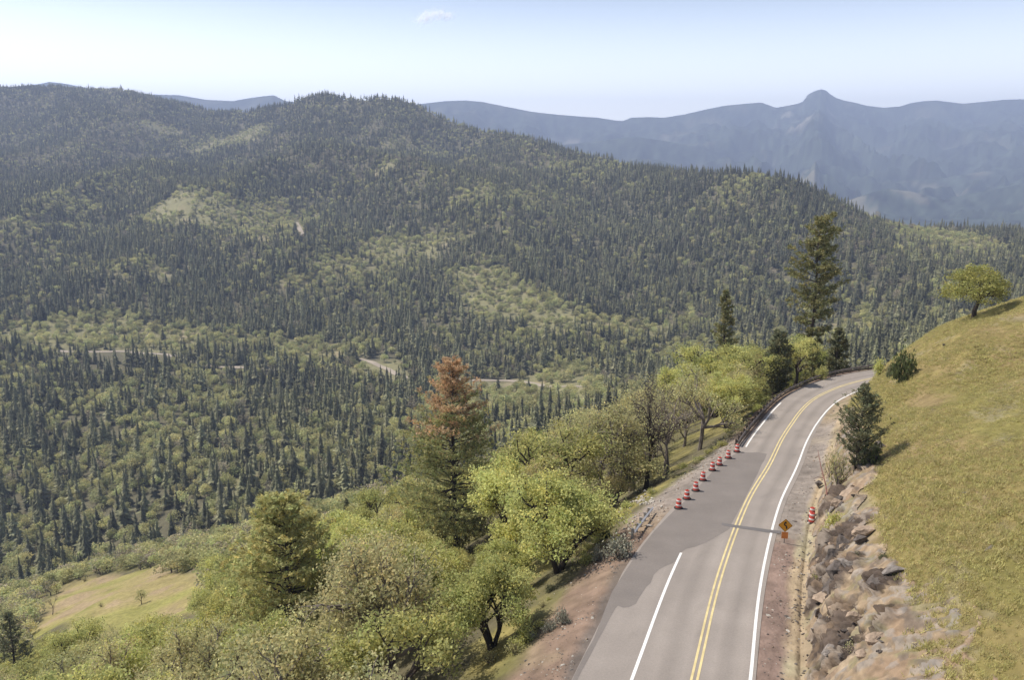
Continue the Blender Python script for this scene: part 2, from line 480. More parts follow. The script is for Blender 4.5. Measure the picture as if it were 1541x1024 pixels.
_n = M['cloud'].node_tree; _o = _n.nodes['Material Output']; _t = _n.nodes.new('ShaderNodeBsdfTransparent'); _x = _n.nodes.new('ShaderNodeMixShader'); _x.inputs[0].default_value = 0.92
_n.links.new(_o.inputs[0].links[0].from_socket, _x.inputs[1]); _n.links.new(_t.outputs[0], _x.inputs[2]); _n.links.new(_x.outputs[0], _o.inputs[0])
M['dull_leaf'] = mat('dull_oak_leaves', (0.50, 0.46, 0.235), 0.7, None, tint=True, trans=0.45, rnd=0.2, rndhue=0.01, spec=0.15)
M['dark_leaf'] = mat('dark_evergreen_leaves', (0.14, 0.16, 0.062), 0.65, None, tint=True, trans=0.3, rnd=0.15, spec=0.2)
M['needle'] = mat('pine_needles', (0.34, 0.335, 0.15), 0.7, None, tint=True, trans=0.42, rnd=0.12, spec=0.15)
M['needle_bend'] = mat('ragged_pine_needles', (0.24, 0.225, 0.10), 0.7, None, tint=True, trans=0.3, spec=0.15)
M['needle_light'] = mat('yellow_green_needles', (0.56, 0.53, 0.235), 0.7, None, tint=True, trans=0.42, rnd=0.1, spec=0.15)
M['needle_grey'] = mat('grey_green_needles', (0.18, 0.182, 0.105), 0.7, None, tint=True, trans=0.3, rnd=0.12, spec=0.15)
M['needle_dark'] = mat('dark_needles', (0.15, 0.15, 0.08), 0.7, None, tint=True, trans=0.25, rnd=0.12, spec=0.15)
M['needle_rust'] = mat('rusty_dead_needles', (0.58, 0.40, 0.245), 0.8, None, tint=True, trans=0.4, spec=0.1)
M['conifer_far'] = mat('forest_needles', (0.285, 0.262, 0.152), 0.8, None, tint=True, trans=0.25, rnd=0.42, rndhue=0.01, spec=0.1)
M['conifer_dark'] = mat('dark_forest_needles', (0.175, 0.163, 0.10), 0.8, None, tint=True, trans=0.2, rnd=0.4, rndhue=0.01, spec=0.1)
M['leaf_far'] = mat('woodland_leaves', (0.44, 0.43, 0.215), 0.8, None, tint=True, trans=0.4, rnd=0.32, rndhue=0.01, spec=0.1)
M['twig_far'] = mat('bare_woodland_twigs', (0.33, 0.29, 0.215), 0.9, None, tint=True, trans=0.25, rnd=0.3, spec=0.1)
M['sage'] = mat('grey_sagebrush_leaves', (0.33, 0.32, 0.25), 0.8, None, tint=True, trans=0.15, spec=0.1)
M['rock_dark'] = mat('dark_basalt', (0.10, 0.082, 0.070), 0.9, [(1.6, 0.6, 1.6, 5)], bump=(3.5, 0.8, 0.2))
M['rock_tan'] = mat('tan_rock', (0.33, 0.245, 0.175), 0.9, [(1.4, 0.65, 1.3, 5)], bump=(3.5, 0.8, 0.2))
M['rock_grey'] = mat('grey_rock', (0.215, 0.185, 0.16), 0.9, [(1.6, 0.6, 1.35, 5)], bump=(3.5, 0.8, 0.2))
M['rock_pale'] = mat('pale_riprap', (0.50, 0.45, 0.38), 0.9, [(1.8, 0.65, 1.2, 4)], bump=(3.5, 0.7, 0.15))
M['rail'] = mat('weathered_steel_rail', (0.24, 0.205, 0.185), 0.75, [(0.8, 0.75, 1.3, 3)], metal=0.25)
M['rail_pale'] = mat('galvanised_rail', (0.70, 0.69, 0.68), 0.6, [(2, 0.85, 1.1, 3)], metal=0.0)
M['post'] = mat('timber_post', (0.10, 0.078, 0.062), 0.9, [(6, 0.7, 1.3, 3)])
M['post_pale'] = mat('weathered_post', (0.30, 0.28, 0.26), 0.9, [(6, 0.7, 1.3, 3)])
M['barrel'] = mat('orange_plastic', (0.40, 0.05, 0.03), 0.55, [(4, 0.85, 1.1, 2)])
M['band'] = mat('white_reflective_band', (0.78, 0.74, 0.70), 0.4, [(5, 0.85, 1.05, 2)])
M['rubber'] = mat('black_rubber', (0.03, 0.028, 0.027), 0.8, [(5, 0.8, 1.2, 2)])
M['sign_face'] = mat('orange_sign_face', (0.62, 0.28, 0.02), 0.45, [(3, 0.92, 1.06, 2)])
M['plaque_face'] = mat('orange_plaque_face', (0.62, 0.22, 0.06), 0.45, [(3, 0.92, 1.06, 2)])
M['sign_black'] = mat('black_legend', (0.02, 0.018, 0.015), 0.5, [(3, 0.9, 1.1, 2)])
M['steel'] = mat('galvanised_post', (0.35, 0.33, 0.31), 0.5, [(3, 0.85, 1.1, 2)], metal=0.5)
M['dead_wood'] = mat('reddish_dead_wood', (0.17, 0.08, 0.06), 0.9, [(3, 0.7, 1.3, 3)])

# ------------------------------------------------------------------ ground: one sheet
def blend(C, c, w_):
    w_ = np.clip(w_, 0, 1)[:, None]
    return C * (1 - w_) + np.array(c)[None] * w_

CLEAR = [  # pale clearings seen in the forest: px, row, half width, half height, strength, kind (photo pixels turned into places on the ground)
 (285, 312, 62, 24, 0.9), (385, 345, 50, 26, 0.55), (610, 378, 60, 18, 0.75), (190, 402, 90, 12, 0.6), (475, 430, 60, 12, 0.55), (545, 410, 70, 14, 0.5),
 (60, 515, 90, 14, 0.85), (300, 520, 160, 14, 0.8), (480, 535, 60, 14, 0.8), (580, 558, 50, 12, 0.7), (790, 465, 60, 18, 0.75), (740, 430, 40, 16, 0.6),
 (870, 487, 60, 9, 0.95), (960, 500, 70, 10, 0.6), (245, 195, 25, 7, 0.8), (350, 213, 45, 6, 0.7), (580, 250, 18, 8, 0.8), (460, 145, 40, 9, 0.9), (800, 590, 110, 16, 0.8),
 (30, 340, 26, 8, 0.6), (100, 300, 50, 16, 0.35), (640, 225, 60, 12, 0.35), (1360, 345, 60, 10, 0.7), (1330, 500, 18, 26, 0.8), (1400, 390, 60, 12, 0.35), (880, 250, 60, 10, 0.3),
 (820, 500, 40, 8, 0.6), (660, 505, 30, 7, 0.6), (340, 735, 18, 16, 0.6), (700, 300, 30, 8, 0.4), (770, 300, 40, 10, 0.4), (1050, 530, 50, 12, 0.5), (450, 345, 8, 14, 0.7),
 (705, 415, 38, 12, 0.85), (762, 447, 48, 15, 0.95), (825, 474, 52, 12, 0.95), (885, 489, 60, 9, 1.0), (330, 330, 60, 18, 0.7), (640, 372, 50, 14, 0.85), (560, 400, 50, 12, 0.7), (130, 500, 110, 12, 0.8), (900, 600, 90, 12, 0.7)]
CW = []
for (px, py, hw, hh, st_) in CLEAR:
    p = ground_hit(px, py, 440.0)
    a = ground_hit(px, py + hh * 0.7, 440.0); b_ = ground_hit(px, py - hh * 0.7, 440.0)
    zc = p.y * CT + (HC - p.z) * ST
    CW.append((p.x, p.y, hw * zc / FPX, max(15.0, min(0.7 * abs(b_.y - a.y), 260.0)), st_))

def clearing(X, Y):
    c = np.zeros(len(X))
    wx = 30 * fbm(X / 70, Y / 70, 61, 3); wy = 45 * fbm(X / 70, Y / 70, 65, 3)
    for (cx, cy, rx, ry, s_) in CW:
        rx = rx * 1.25; ry = ry * 1.3
        q = ((X + wx - cx) / rx) ** 2 + ((Y + wy - cy) / ry) ** 2
        c = np.maximum(c, s_ * (1 - sstep(0.45, 1.3, q)))
    return c

MEADOW = ground_hit(165, 905)
_m = [ground_hit(*q) for q in ((175, 868), (150, 952), (58, 905), (283, 900), (240, 864), (75, 935), (230, 945))]
MC = (sum(q.x for q in _m) / len(_m), sum(q.y for q in _m) / len(_m))
_A = np.array([[q.x - MC[0], q.y - MC[1]] for q in _m])
_w, _v = np.linalg.eigh(_A.T @ _A / len(_A))
def meadow_mask(X, Y):
    wx = 13 * fbm(X / 32, Y / 32, 71, 3); wy = 13 * fbm(X / 32, Y / 32, 75, 3)
    P = np.stack([X + wx - MC[0], Y + wy - MC[1]], -1) @ _v
    q = P[..., 0] ** 2 / (2.1 * _w[0] + 60) + P[..., 1] ** 2 / (2.1 * _w[1])
    return 1 - sstep(0.75, 1.3, q)

US = np.unique(np.concatenate([np.linspace(-0.88, 0.88, 780), np.linspace(0.3, 0.48, 140)]))
YS = np.concatenate([np.arange(16, 30, 1.0), np.arange(30, 145, 0.36), 145 * 1.0125 ** np.arange(0, 369), [12500., 12440., 12380., 9600., 7800., 6300.]]); YS.sort()
GU, GY = np.meshgrid(US, YS)
GX = GU * GY
GZ, GD, GYC = terrain(GX, GY)

def ground_colour(X, Y, Z, D, YC):
    X, Y, D, YC = [np.asarray(a, float).ravel() for a in (X, Y, D, YC)]
    n1 = fbm(X / 7, Y / 7, 81, 4); n2 = fbm(X / 1.7, Y / 1.7, 83, 4); n3 = fbm(X / 25, Y / 25, 85, 3)
    C = np.tile(np.array([[0.115, 0.100, 0.060]]), (len(X), 1))                 # oak woodland floor
    C = blend(C, (0.17, 0.155, 0.06), sstep(-0.3, 0.5, n1))
    md = meadow_mask(X, Y) * (Y < 420)
    C = blend(C, (0.275, 0.225, 0.095), md)
    C = blend(C, (0.30, 0.22, 0.135), 0.8 * md * sstep(0.0, 0.35, n1 * 0.5 + n3 * 0.8))
    C = blend(C, (0.24, 0.225, 0.07), md * sstep(0.0, 0.4, -n3))
    # valley and hills
    vf = sstep(430, 520, Y)
    C = blend(C, (0.125, 0.112, 0.068), vf)
    cl = clearing(X, Y) * (Y > 430)
    g = fbm(X / 40, Y / 40, 87, 3)
    C = blend(C, (0.30, 0.275, 0.135), cl * (0.7 + 0.3 * g))
    C = blend(C, (0.34, 0.27, 0.17), cl * sstep(0.25, 0.55, fbm(X / 33, Y / 33, 89, 3)) * 0.8)
    ff = sstep(4300, 5200, Y)
    mt = fbm(X / 260, Y / 520, 91, 5); ms = fbm(X / 90, Y / 160, 95, 3)
    far_c = np.array([[0.040, 0.050, 0.034]]) * (1 + 1.0 * ms + 0.9 * fbm(X / 45, Y / 80, 97, 2))[:, None]
    far_c = blend(far_c, (0.20, 0.18, 0.12), sstep(0.22, 0.5, mt) * (0.35 + 0.55 * sstep(9000, 6500, Y)))
    C = C * (1 - ff)[:, None] + far_c * ff[:, None]
    # bare rock scars on the far mountain
    for (px, py, hw, hh) in ((1155, 197, 20, 4), (1205, 203, 22, 4), (1255, 212, 16, 7), (1280, 222, 6, 3), (1250, 168, 8, 3), (1385, 176, 14, 2), (1185, 172, 10, 3), (860, 213, 14, 2), (1000, 214, 10, 2)):
        u, s = ray(px, py); yy = 11600.0
        for _ in range(3):
            zt = terrain(np.array([float(u) * yy]), np.array([yy]))[0][0]; yy += ((HC - float(s) * yy) - zt) / (-float(s) + 0.26) * -1.0 * -1.0
            yy = min(max(yy, 10500), 12450)
        q = ((X - float(u) * yy) / (hw * yy / FPX)) ** 2 + ((Y - yy) / (hh * yy / FPX / 0.22)) ** 2
        C = blend(C, (0.42, 0.36, 0.28), (1 - sstep(0.3, 1.2, q)) * 0.45 * (q < 2))
    # ---- right-hand hill
    hill = (D > 0) & (D < 300)
    grass = np.array([[0.235, 0.186, 0.074]]) * np.ones((len(X), 1))
    grass = blend(grass, (0.205, 0.178, 0.060), sstep(-0.05, 0.45, fbm(X / 4.5, Y / 10, 101, 5)))
    grass = blend(grass, (0.30, 0.215, 0.115), sstep(0.05, 0.5, fbm(X / 4, Y / 9, 105, 5)) * 0.65)
    grass = blend(grass, (0.25, 0.215, 0.135), sstep(0.2, 0.5, fbm(X / 1.5, Y / 3.5, 108, 4)) * 0.6)
    grass = grass * (1 + 0.20 * n2 + 0.15 * fbm(X / 0.7, Y / 0.7, 109, 2))[:, None] * 0.86
    Cr = grass
    top = 11.0 - 2.5 * sstep(70, 105, YC) - 2.3 * sstep(100, 116, YC)
    lim = top - 1.3 + 1.3 * n1 + 0.8 * n2 + 2.4 * sstep(56, 40, YC)
    bk = 1 - sstep(-0.6, 0.9, D - lim)
    raw = np.array([[0.29, 0.225, 0.15]]) * (1 + 0.3 * n2)[:, None]
    raw = blend(raw, (0.21, 0.18, 0.11), sstep(0.0, 0.4, fbm(X / 1.7, Y / 2.2, 115, 4)) * 0.8)
    Cr = Cr * (1 - bk)[:, None] + raw * bk[:, None]
    tail = sstep(100, 112, YC)                                              # beyond the pull-out grass comes to the road
    ditch = (1 - sstep(5.6, 6.9, D + 0.5 * n2)) * (1 - tail)
    dt = np.array([[0.36, 0.275, 0.175]]) * (1 + 0.28 * n2)[:, None]
    dt = blend(dt, (0.36, 0.315, 0.20), sstep(0, 0.5, n1))
    Cr = Cr * (1 - ditch)[:, None] + dt * ditch[:, None]
    red = (1 - sstep(4.7, 5.5, D + 0.35 * n2)) * (1 - sstep(64, 69, YC + 2 * n2))
    rc = np.array([[0.235, 0.165, 0.130]]) * (1 + 0.22 * n2)[:, None]
    Cr = Cr * (1 - red)[:, None] + rc * red[:, None]
    pull = (1 - sstep(5.2, 6.1, D + 0.4 * n2)) * sstep(63, 68, YC + 2 * n2) * (1 - sstep(103, 110, YC))
    pc = np.array([[0.255, 0.215, 0.180]]) * (1 + 0.16 * n2)[:, None]
    pc = blend(pc, (0.36, 0.30, 0.23), sstep(0.1, 0.5, n1) * sstep(78, 86, YC))
    Cr = Cr * (1 - pull)[:, None] + pc * pull[:, None]
    C = np.where(hill[:, None], Cr, C)
    # ---- left shoulder
    le = np.interp(YC, LE_Y, LE_D)
    q = le - D
    wsh = np.interp(YC, [40, 60, 70, 80, 95, 140], [5.2, 4.0, 4.2, 3.0, 2.0, 2.0])
    sh_ = (1 - sstep(-1.0, 1.0, q - wsh + 0.9 * n1 + 0.5 * n2)) * ((D < 0) & (D > -60))
    shc = np.array([[0.215, 0.150, 0.110]]) * (1 + 0.25 * n2)[:, None]
    shc = blend(shc, (0.27, 0.20, 0.135), sstep(0.0, 0.4, n1))
    shc = blend(shc, (0.265, 0.225, 0.19), sstep(64, 72, YC) * 0.9 * (1 - sstep(90, 100, YC)))
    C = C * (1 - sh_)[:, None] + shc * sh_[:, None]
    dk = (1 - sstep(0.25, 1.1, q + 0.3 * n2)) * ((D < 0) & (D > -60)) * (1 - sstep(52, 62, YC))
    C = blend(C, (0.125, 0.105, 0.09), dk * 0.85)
    gsl = sstep(0.8, 2.4, q - wsh) * (1 - sstep(6, 13, q - wsh)) * ((D < 0) & (D > -60))
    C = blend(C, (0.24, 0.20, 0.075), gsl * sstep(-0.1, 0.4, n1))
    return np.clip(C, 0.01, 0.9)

GC = ground_colour(GX, GY, GZ, GD, GYC)
nr, nc = GX.shape
idx = np.arange(nr * nc).reshape(nr, nc)
Fq = np.stack([idx[:-1, :-1], idx[:-1, 1:], idx[1:, 1:], idx[1:, :-1]], -1).reshape(-1, 4)
gme = make_mesh('terrain', np.stack([GX.ravel(), GY.ravel(), GZ.ravel()], 1), Fq, M['ground'], tint=GC, smooth=True)
tag(new_obj('terrain', gme), kind='structure')

# ------------------------------------------------------------------ road, markings
def strip(name, mt, i0, i1, dl, dr, lift, n_across=2, skirt=0.0, tintf=None):
    """a ribbon between two offsets from the yellow line, lying on the road plane"""
    ks = np.arange(i0, i1)
    V = []; F = []
    cols_ = n_across + (2 if skirt else 0)
    for k in ks:
        a = dl(RC[k, 1]) if callable(dl) else dl
        b = dr(RC[k, 1]) if callable(dr) else dr
        offs = list(np.linspace(a, b, n_across))
        row = [(RC[k, 0] + RN[k, 0] * o, RC[k, 1] + RN[k, 1] * o) for o in offs]
        pts = [(x, y, float(zr(y)) + lift) for x, y in row]
        if skirt: pts = [(pts[0][0], pts[0][1], pts[0][2] - skirt)] + pts + [(pts[-1][0], pts[-1][1], pts[-1][2] - skirt)]
        V += pts
    for r in range(len(ks) - 1):
        for c in range(cols_ - 1):
            F.append((r * cols_ + c, r * cols_ + c + 1, (r + 1) * cols_ + c + 1, (r + 1) * cols_ + c))
    V = np.array(V)
    tint = tintf(V) if tintf else np.ones(len(V))
    return make_mesh(name, V, F, mt, tint=tint)

def road_tint(V):
    d, yc, s = road_d(V[:, 0], V[:, 1])
    t = 1 + 0.06 * np.exp(-((np.abs(np.abs(d - 0.1) - 1.65) - 0.8) / 0.3) ** 2) - 0.13 * np.exp(-((np.abs(d) - 1.7) / 0.35) ** 2)
    t = t * (1 + 0.09 * fbm(s / 9, d / 0.7, 121, 4)) * (1 + 0.07 * fbm(s / 2.5, d / 2.5, 123, 3))
    t = t * (1 - 0.12 * sstep(0.5, 0.62, fbm(s / 1.6, d / 1.1, 125, 3)))
    return t
i0 = 1; i1 = len(RC) - 1
LEf = lambda y: float(np.interp(y, LE_Y, LE_D))
tag(new_obj('road', strip('road', M['asphalt'], i0, i1, LEf, 3.45, 0.02, 26, 0.4, road_tint)), kind='structure')

def flat_poly(name, px_pts, mt, lift, close=True):
    """a flat sheet on the road from photo outline points turned into road positions"""
    P = [road_hit(*p) for p in px_pts]
    me = bpy.data.meshes.new(name)
    me.from_pydata([(p[0], p[1], float(zr(p[1])) + lift) for p in P], [], [list(range(len(P)))])
    me.materials.append(mt); me.update()
    return me
patch_px = [(1113, 681), (1126, 682), (1140, 681.5), (1154, 684), (1151, 692), (1146, 700), (1141, 712), (1133, 728), (1126, 741), (1117, 760), (1108, 776), (1101, 789), (1098, 797),
            (1080, 808), (1062, 818), (1046, 824), (1033, 827), (1024, 833), (1020, 842), (1012, 849), (1002, 853), (992, 858), (984, 866), (979, 879), (973, 884), (967, 893), (962, 901), (957, 910), (947, 915), (938, 916), (930, 913), (926, 917), (921, 926),
            (915, 937), (908, 951), (900, 965), (892, 981), (884, 996), (875, 1012), (862, 1040), (856, 1040), (864, 1018), (880, 986), (894, 962), (908, 925), (921, 892), (937, 867), (949, 849), (966, 824), (984, 801), (1001, 783), (1015, 769),
            (1030, 756), (1045, 741), (1058, 726), (1072, 711), (1088, 697), (1101, 687)]
pm = flat_poly('asphalt_patch', patch_px, M['patch'], 0.026)
tag(new_obj('asphalt_patch', pm), kind='structure')

def ki(y): return int(np.argmin(np.abs(RC[:130, 1] - y)))
def widx(y0, y1): return ki(y0), ki(y1)
yk = (i0, i1)
MARK = 0.032
ym = bpy.data.meshes.new('yellow_line')
for nm, off in (('road_marking', -0.17), ('road_marking', 0.17)):
    tag(new_obj('yellow_line', strip('yellow_line', M['yellow_paint'], i0, i1, off - 0.075, off + 0.075, MARK)), kind='structure')
RWf = lambda y: float(np.interp(y, [0, 45, 60, 85, 105, 115, 140], [3.18, 3.15, 3.03, 2.9, 3.0, 3.25, 3.25]))
tag(new_obj('white_line', strip('white_line', M['white_paint'], i0, i1, lambda y: RWf(y) - 0.10, lambda y: RWf(y) + 0.10, MARK)), kind='structure')
tag(new_obj('white_line', strip('white_line', M['white_paint'], i0, ki(61.5), -3.62, -3.42, MARK)), kind='structure')
tag(new_obj('white_line', strip('white_line', M['white_paint'], ki(91.5), ki(114.5), -3.62, -3.42, MARK)), kind='structure')
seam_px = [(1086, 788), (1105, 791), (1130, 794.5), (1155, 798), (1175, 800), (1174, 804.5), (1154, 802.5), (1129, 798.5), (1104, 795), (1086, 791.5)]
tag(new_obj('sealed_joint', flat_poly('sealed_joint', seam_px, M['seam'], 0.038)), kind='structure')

# valley dirt roads
def dirt_ribbon(px_pts, wd):
    P = [ground_hit(x, y, 440.0) for x, y in px_pts]
    P = catmull([(p.x, p.y) for p in P], 14)
    T = np.gradient(P, axis=0); T /= np.linalg.norm(T, axis=1)[:, None]
    N = np.stack([T[:, 1], -T[:, 0]], 1)
    V = []; F = []
    for o in (-1, 0, 1):
        q = P + N * o * wd / 2
        z = terrain(q[:, 0], q[:, 1])[0]
        V.append(np.stack([q[:, 0], q[:, 1], z + 0.9 - 0.5 * abs(o)], 1))
    n = len(P); V = np.vstack(V)
    for k in range(n - 1):
        F += [(k, k + 1, n + k + 1, n + k), (n + k, n + k + 1, 2 * n + k + 1, 2 * n + k)]
    return P, make_mesh('dirt_road', V, F, M['dirt_road'], tint=np.ones(len(V)))
DROADS = []
for pts, wd in (([(60, 524), (110, 530), (190, 530), (255, 535), (290, 548), (330, 553), (372, 554), (420, 558), (480, 563)], 9),
                ([(540, 541), (570, 551), (605, 567), (640, 571), (710, 573), (780, 575), (870, 582), (960, 588), (1030, 592)], 8),
                ([(446, 335), (452, 347), (456, 358)], 10)):
    P, me = dirt_ribbon(pts, wd); DROADS.append((P, wd))
    tag(new_obj('dirt_road', me), kind='structure')

def near_dirt(x, y):
    m = np.full(len(x), 1e9)
    for P, wd in DROADS:
        for a in range(0, len(x), 4000):
            d = np.sqrt(((x[a:a + 4000, None] - P[None, :, 0]) ** 2) + ((y[a:a + 4000, None] - P[None, :, 1]) ** 2)).min(1) - wd / 2
            m[a:a + 4000] = np.minimum(m[a:a + 4000], d)
    return m
# ------------------------------------------------------------------ cut bank: broken rock and crumbling soil beside the road
def row_at(s):
    x = np.interp(s, RS, RC[:, 0]); y = np.interp(s, RS, RC[:, 1])
    nx = np.interp(s, RS, RN[:, 0]); ny = np.interp(s, RS, RN[:, 1]); l = np.hypot(nx, ny)
    return x, y, nx / l, ny / l
BS = np.arange(84.0, 184.0, 0.13); BD = np.arange(5.5, 15.6, 0.10)
bx, by, bnx, bny = row_at(BS)
SX = bx[:, None] + bnx[:, None] * BD[None]; SY = by[:, None] + bny[:, None] * BD[None]
SZ, SD, SYC = terrain(SX, SY, False)
S2 = np.repeat(BS[:, None], len(BD), 1); D2 = np.repeat(BD[None], len(BS), 0)
topd = 11.0 - 2.5 * sstep(70, 105, SYC) - 2.3 * sstep(100, 116, SYC) + 1.3 * sstep(62, 40, SYC)
topd = topd + 2.6 * sstep(55, 42, SYC)
topd = topd - 0.5 + 1.5 * fbm(SX / 3.2, SY / 3.2, 299, 3) - 0.5
env = sstep(6.4, 7.5, D2 + 0.5 * fbm(SX / 1.6, SY / 1.6, 298, 3)) * (1 - sstep(-1.5, 0.6, D2 - topd)) * (1 - 0.65 * sstep(96, 114, SYC)) * (1 - sstep(112, 124, SYC))
OUT = np.zeros_like(SX)
for (px, py, r, st_) in ((1262, 812, 2.2, 1.0), (1250, 838, 2.0, 1.0), (1258, 866, 2.1, 1.0), (1240, 886, 1.5, 0.9), (1250, 940, 2.0, 1.0), (1240, 956, 1.4, 0.8), (1276, 970, 1.5, 0.8), (1328, 874, 1.3, 0.9), (1284, 786, 1.6, 0.8),
                         (1256, 752, 1.8, 0.8), (1312, 690, 2.0, 0.9), (1336, 930, 1.2, 0.7), (1262, 905, 1.0, 0.6), (1300, 925, 1.0, 0.5), (1246, 990, 1.4, 0.6)):
    q_ = ground_hit(px, py)
    al = ((SX - q_.x) * 0.45 + (SY - q_.y) * 0.89); ac = ((SX - q_.x) * 0.89 - (SY - q_.y) * 0.45)
    OUT = np.maximum(OUT, st_ * np.exp(-((al / (1.25 * r)) ** 2 + (ac / (0.8 * r)) ** 2)))
def cells(a, b, seed):
    """blocky cellular noise: a random height per cell with cracks between the cells"""
    ia, ib = np.floor(a), np.floor(b); best = np.full(a.shape, 9.0); sec = np.full(a.shape, 9.0); val = np.zeros(a.shape)
    for da in (-1, 0, 1):
        for db in (-1, 0, 1):
            ca, cb = ia + da, ib + db
            ha = _hash(ca, cb, seed); hb = _hash(ca, cb, seed + 7)
            dd = np.hypot(a - ca - ha, b - cb - hb)
            nb_ = dd < best
            sec = np.where(nb_, best, np.minimum(sec, dd)); val = np.where(nb_, _hash(ca, cb, seed + 13), val); best = np.where(nb_, dd, best)
    return val, sec - best
w1 = 0.5 * fbm(S2 / 1.3, D2 / 1.3, 301, 3)
ca, cb = (S2 + 1.1 * D2) / 1.0 + w1, (D2 - 0.25 * S2) / 0.50 + w1
v1, e1 = cells(ca, cb, 311)
v2, e2 = cells(ca * 2.3, cb * 2.2, 331)
om = sstep(0.34, 0.52, OUT + 0.28 * fbm(S2 / 1.1, D2 / 0.8, 303, 3))
blocks = (v1 - 0.35) * 1.05 + (v2 - 0.5) * 0.5 + 0.8 * fbm(S2 / 1.7, D2 / 1.3, 309, 2) - 0.95 * (1 - sstep(0.0, 0.13, e1)) - 0.4 * (1 - sstep(0.0, 0.2, e2))
gul = -0.55 * np.abs(fbm((S2 + 0.5 * D2) / 1.6, D2 / 6.0, 305, 4)) * 2 + 0.28 * fbm(S2 / 0.7, D2 / 0.9, 307, 3) + 0.13 * fbm(S2 / 0.25, D2 / 0.3, 308, 2)
v3, e3 = cells(S2 / 0.55 + w1, D2 / 0.5 + w1, 341)
clods = np.where(v3 > 0.74, 0.20 * sstep(0.0, 0.3, e3), 0.0)
disp = env * (0.62 * (1 - om) * (gul + 0.38 + clods) + 0.62 * om * (blocks + 0.45) + 0.06)
nz_ = 0.62; nh = 0.78
hx = -bnx[:, None] * nh; hy = -bny[:, None] * nh
tuck = -0.35 * (1 - sstep(0.0, 0.25, env))
PX, PY_, PZ_ = SX + hx * disp, SY + hy * disp, SZ - 0.28 * sstep(0.1, 0.5, env) + nz_ * disp + tuck
soil = np.array([[0.265, 0.195, 0.125]]) * np.ones((SX.size, 1))
f_ = lambda a, b, sd, o=4: fbm(S2.ravel() / a, D2.ravel() / b, sd, o)
soil = blend(soil, (0.36, 0.275, 0.185), sstep(0.0, 0.45, f_(2.6, 1.6, 351)))
soil = blend(soil, (0.235, 0.160, 0.105), sstep(0.05, 0.4, f_(1.9, 1.4, 353)) * 0.65)
soil = blend(soil, (0.20, 0.175, 0.095), sstep(0.08, 0.42, f_(1.5, 1.0, 355)) * 0.8)
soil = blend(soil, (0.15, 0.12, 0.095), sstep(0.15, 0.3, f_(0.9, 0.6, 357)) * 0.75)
soil = blend(soil, (0.27, 0.245, 0.22), ((v3 > 0.74) & (e3 > 0.06)).ravel() * 0.5)
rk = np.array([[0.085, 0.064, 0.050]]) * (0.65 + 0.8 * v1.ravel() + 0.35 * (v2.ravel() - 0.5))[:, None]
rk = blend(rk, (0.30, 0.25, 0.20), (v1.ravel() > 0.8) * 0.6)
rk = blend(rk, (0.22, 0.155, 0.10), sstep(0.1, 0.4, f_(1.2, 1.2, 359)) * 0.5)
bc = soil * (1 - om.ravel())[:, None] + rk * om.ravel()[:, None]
bc = bc * (1 + 0.22 * f_(0.3, 0.3, 361, 2))[:, None]
ib = np.arange(SX.size).reshape(SX.shape)
kf = (env[:-1, :-1] + env[1:, 1:]) > 0.01
Fb = np.stack([ib[:-1, :-1], ib[:-1, 1:], ib[1:, 1:], ib[1:, :-1]], -1)[kf]
M['bank'] = mat('broken_bank', (1, 1, 1), 0.95, [(2.2, 0.82, 1.18, 5)], tint=True, spec=0.1, bump=(5, 0.5, 0.12))
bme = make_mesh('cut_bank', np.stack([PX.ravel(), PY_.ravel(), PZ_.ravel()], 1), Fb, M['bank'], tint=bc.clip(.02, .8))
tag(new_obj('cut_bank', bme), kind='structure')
#TREES
# ------------------------------------------------------------------ foliage builders
def unit(v): return v / np.maximum(np.linalg.norm(v, axis=1), 1e-9)[:, None]

def diamonds(C, size, asp, bias=None, bw=0.0, up=0.0, tint=None, rng=RNG):
    """one small four-cornered leaf per centre"""
    n = len(C)
    d = rng.normal(size=(n, 3))
    d = unit(d)
    if bias is not None: d = unit(d * (1 - bw) + bias * bw)
    if up: d[:, 2] += up; d = unit(d)
    r = unit(np.cross(d, rng.normal(size=(n, 3))))
    s = (np.asarray(size) * np.ones(n))[:, None] * 0.5
    a = s * (np.asarray(asp) * np.ones(n))[:, None]
    V = np.stack([C - d * s, C + r * a, C + d * s, C - r * a], 1).reshape(-1, 3)
    F = np.arange(4 * n).reshape(n, 4)
    T = np.repeat(tint if tint is not None else np.ones((n, 3)), 4, axis=0)
    return V, F, T

def hue(n, lo=0.72, hi=1.3, yel=0.14, rng=RNG):
    b = rng.uniform(lo, hi, n)
    y = rng.normal(0, yel, n)
    y = np.clip(y, -1.2 * yel, 2 * yel)
    return np.stack([b * (1 + y), b * (1 + 0.15 * y), b * (1 - 0.9 * np.abs(y))], 1).clip(0.1, 2.2)

def join(parts):
    V = []; F = []; T = []; o = 0
    for v, f, t in parts:
        V.append(v); F.append(f + o); T.append(t); o += len(v)
    return np.vstack(V), np.vstack(F), np.vstack(T)

def tube_quads(mb):
    return mb

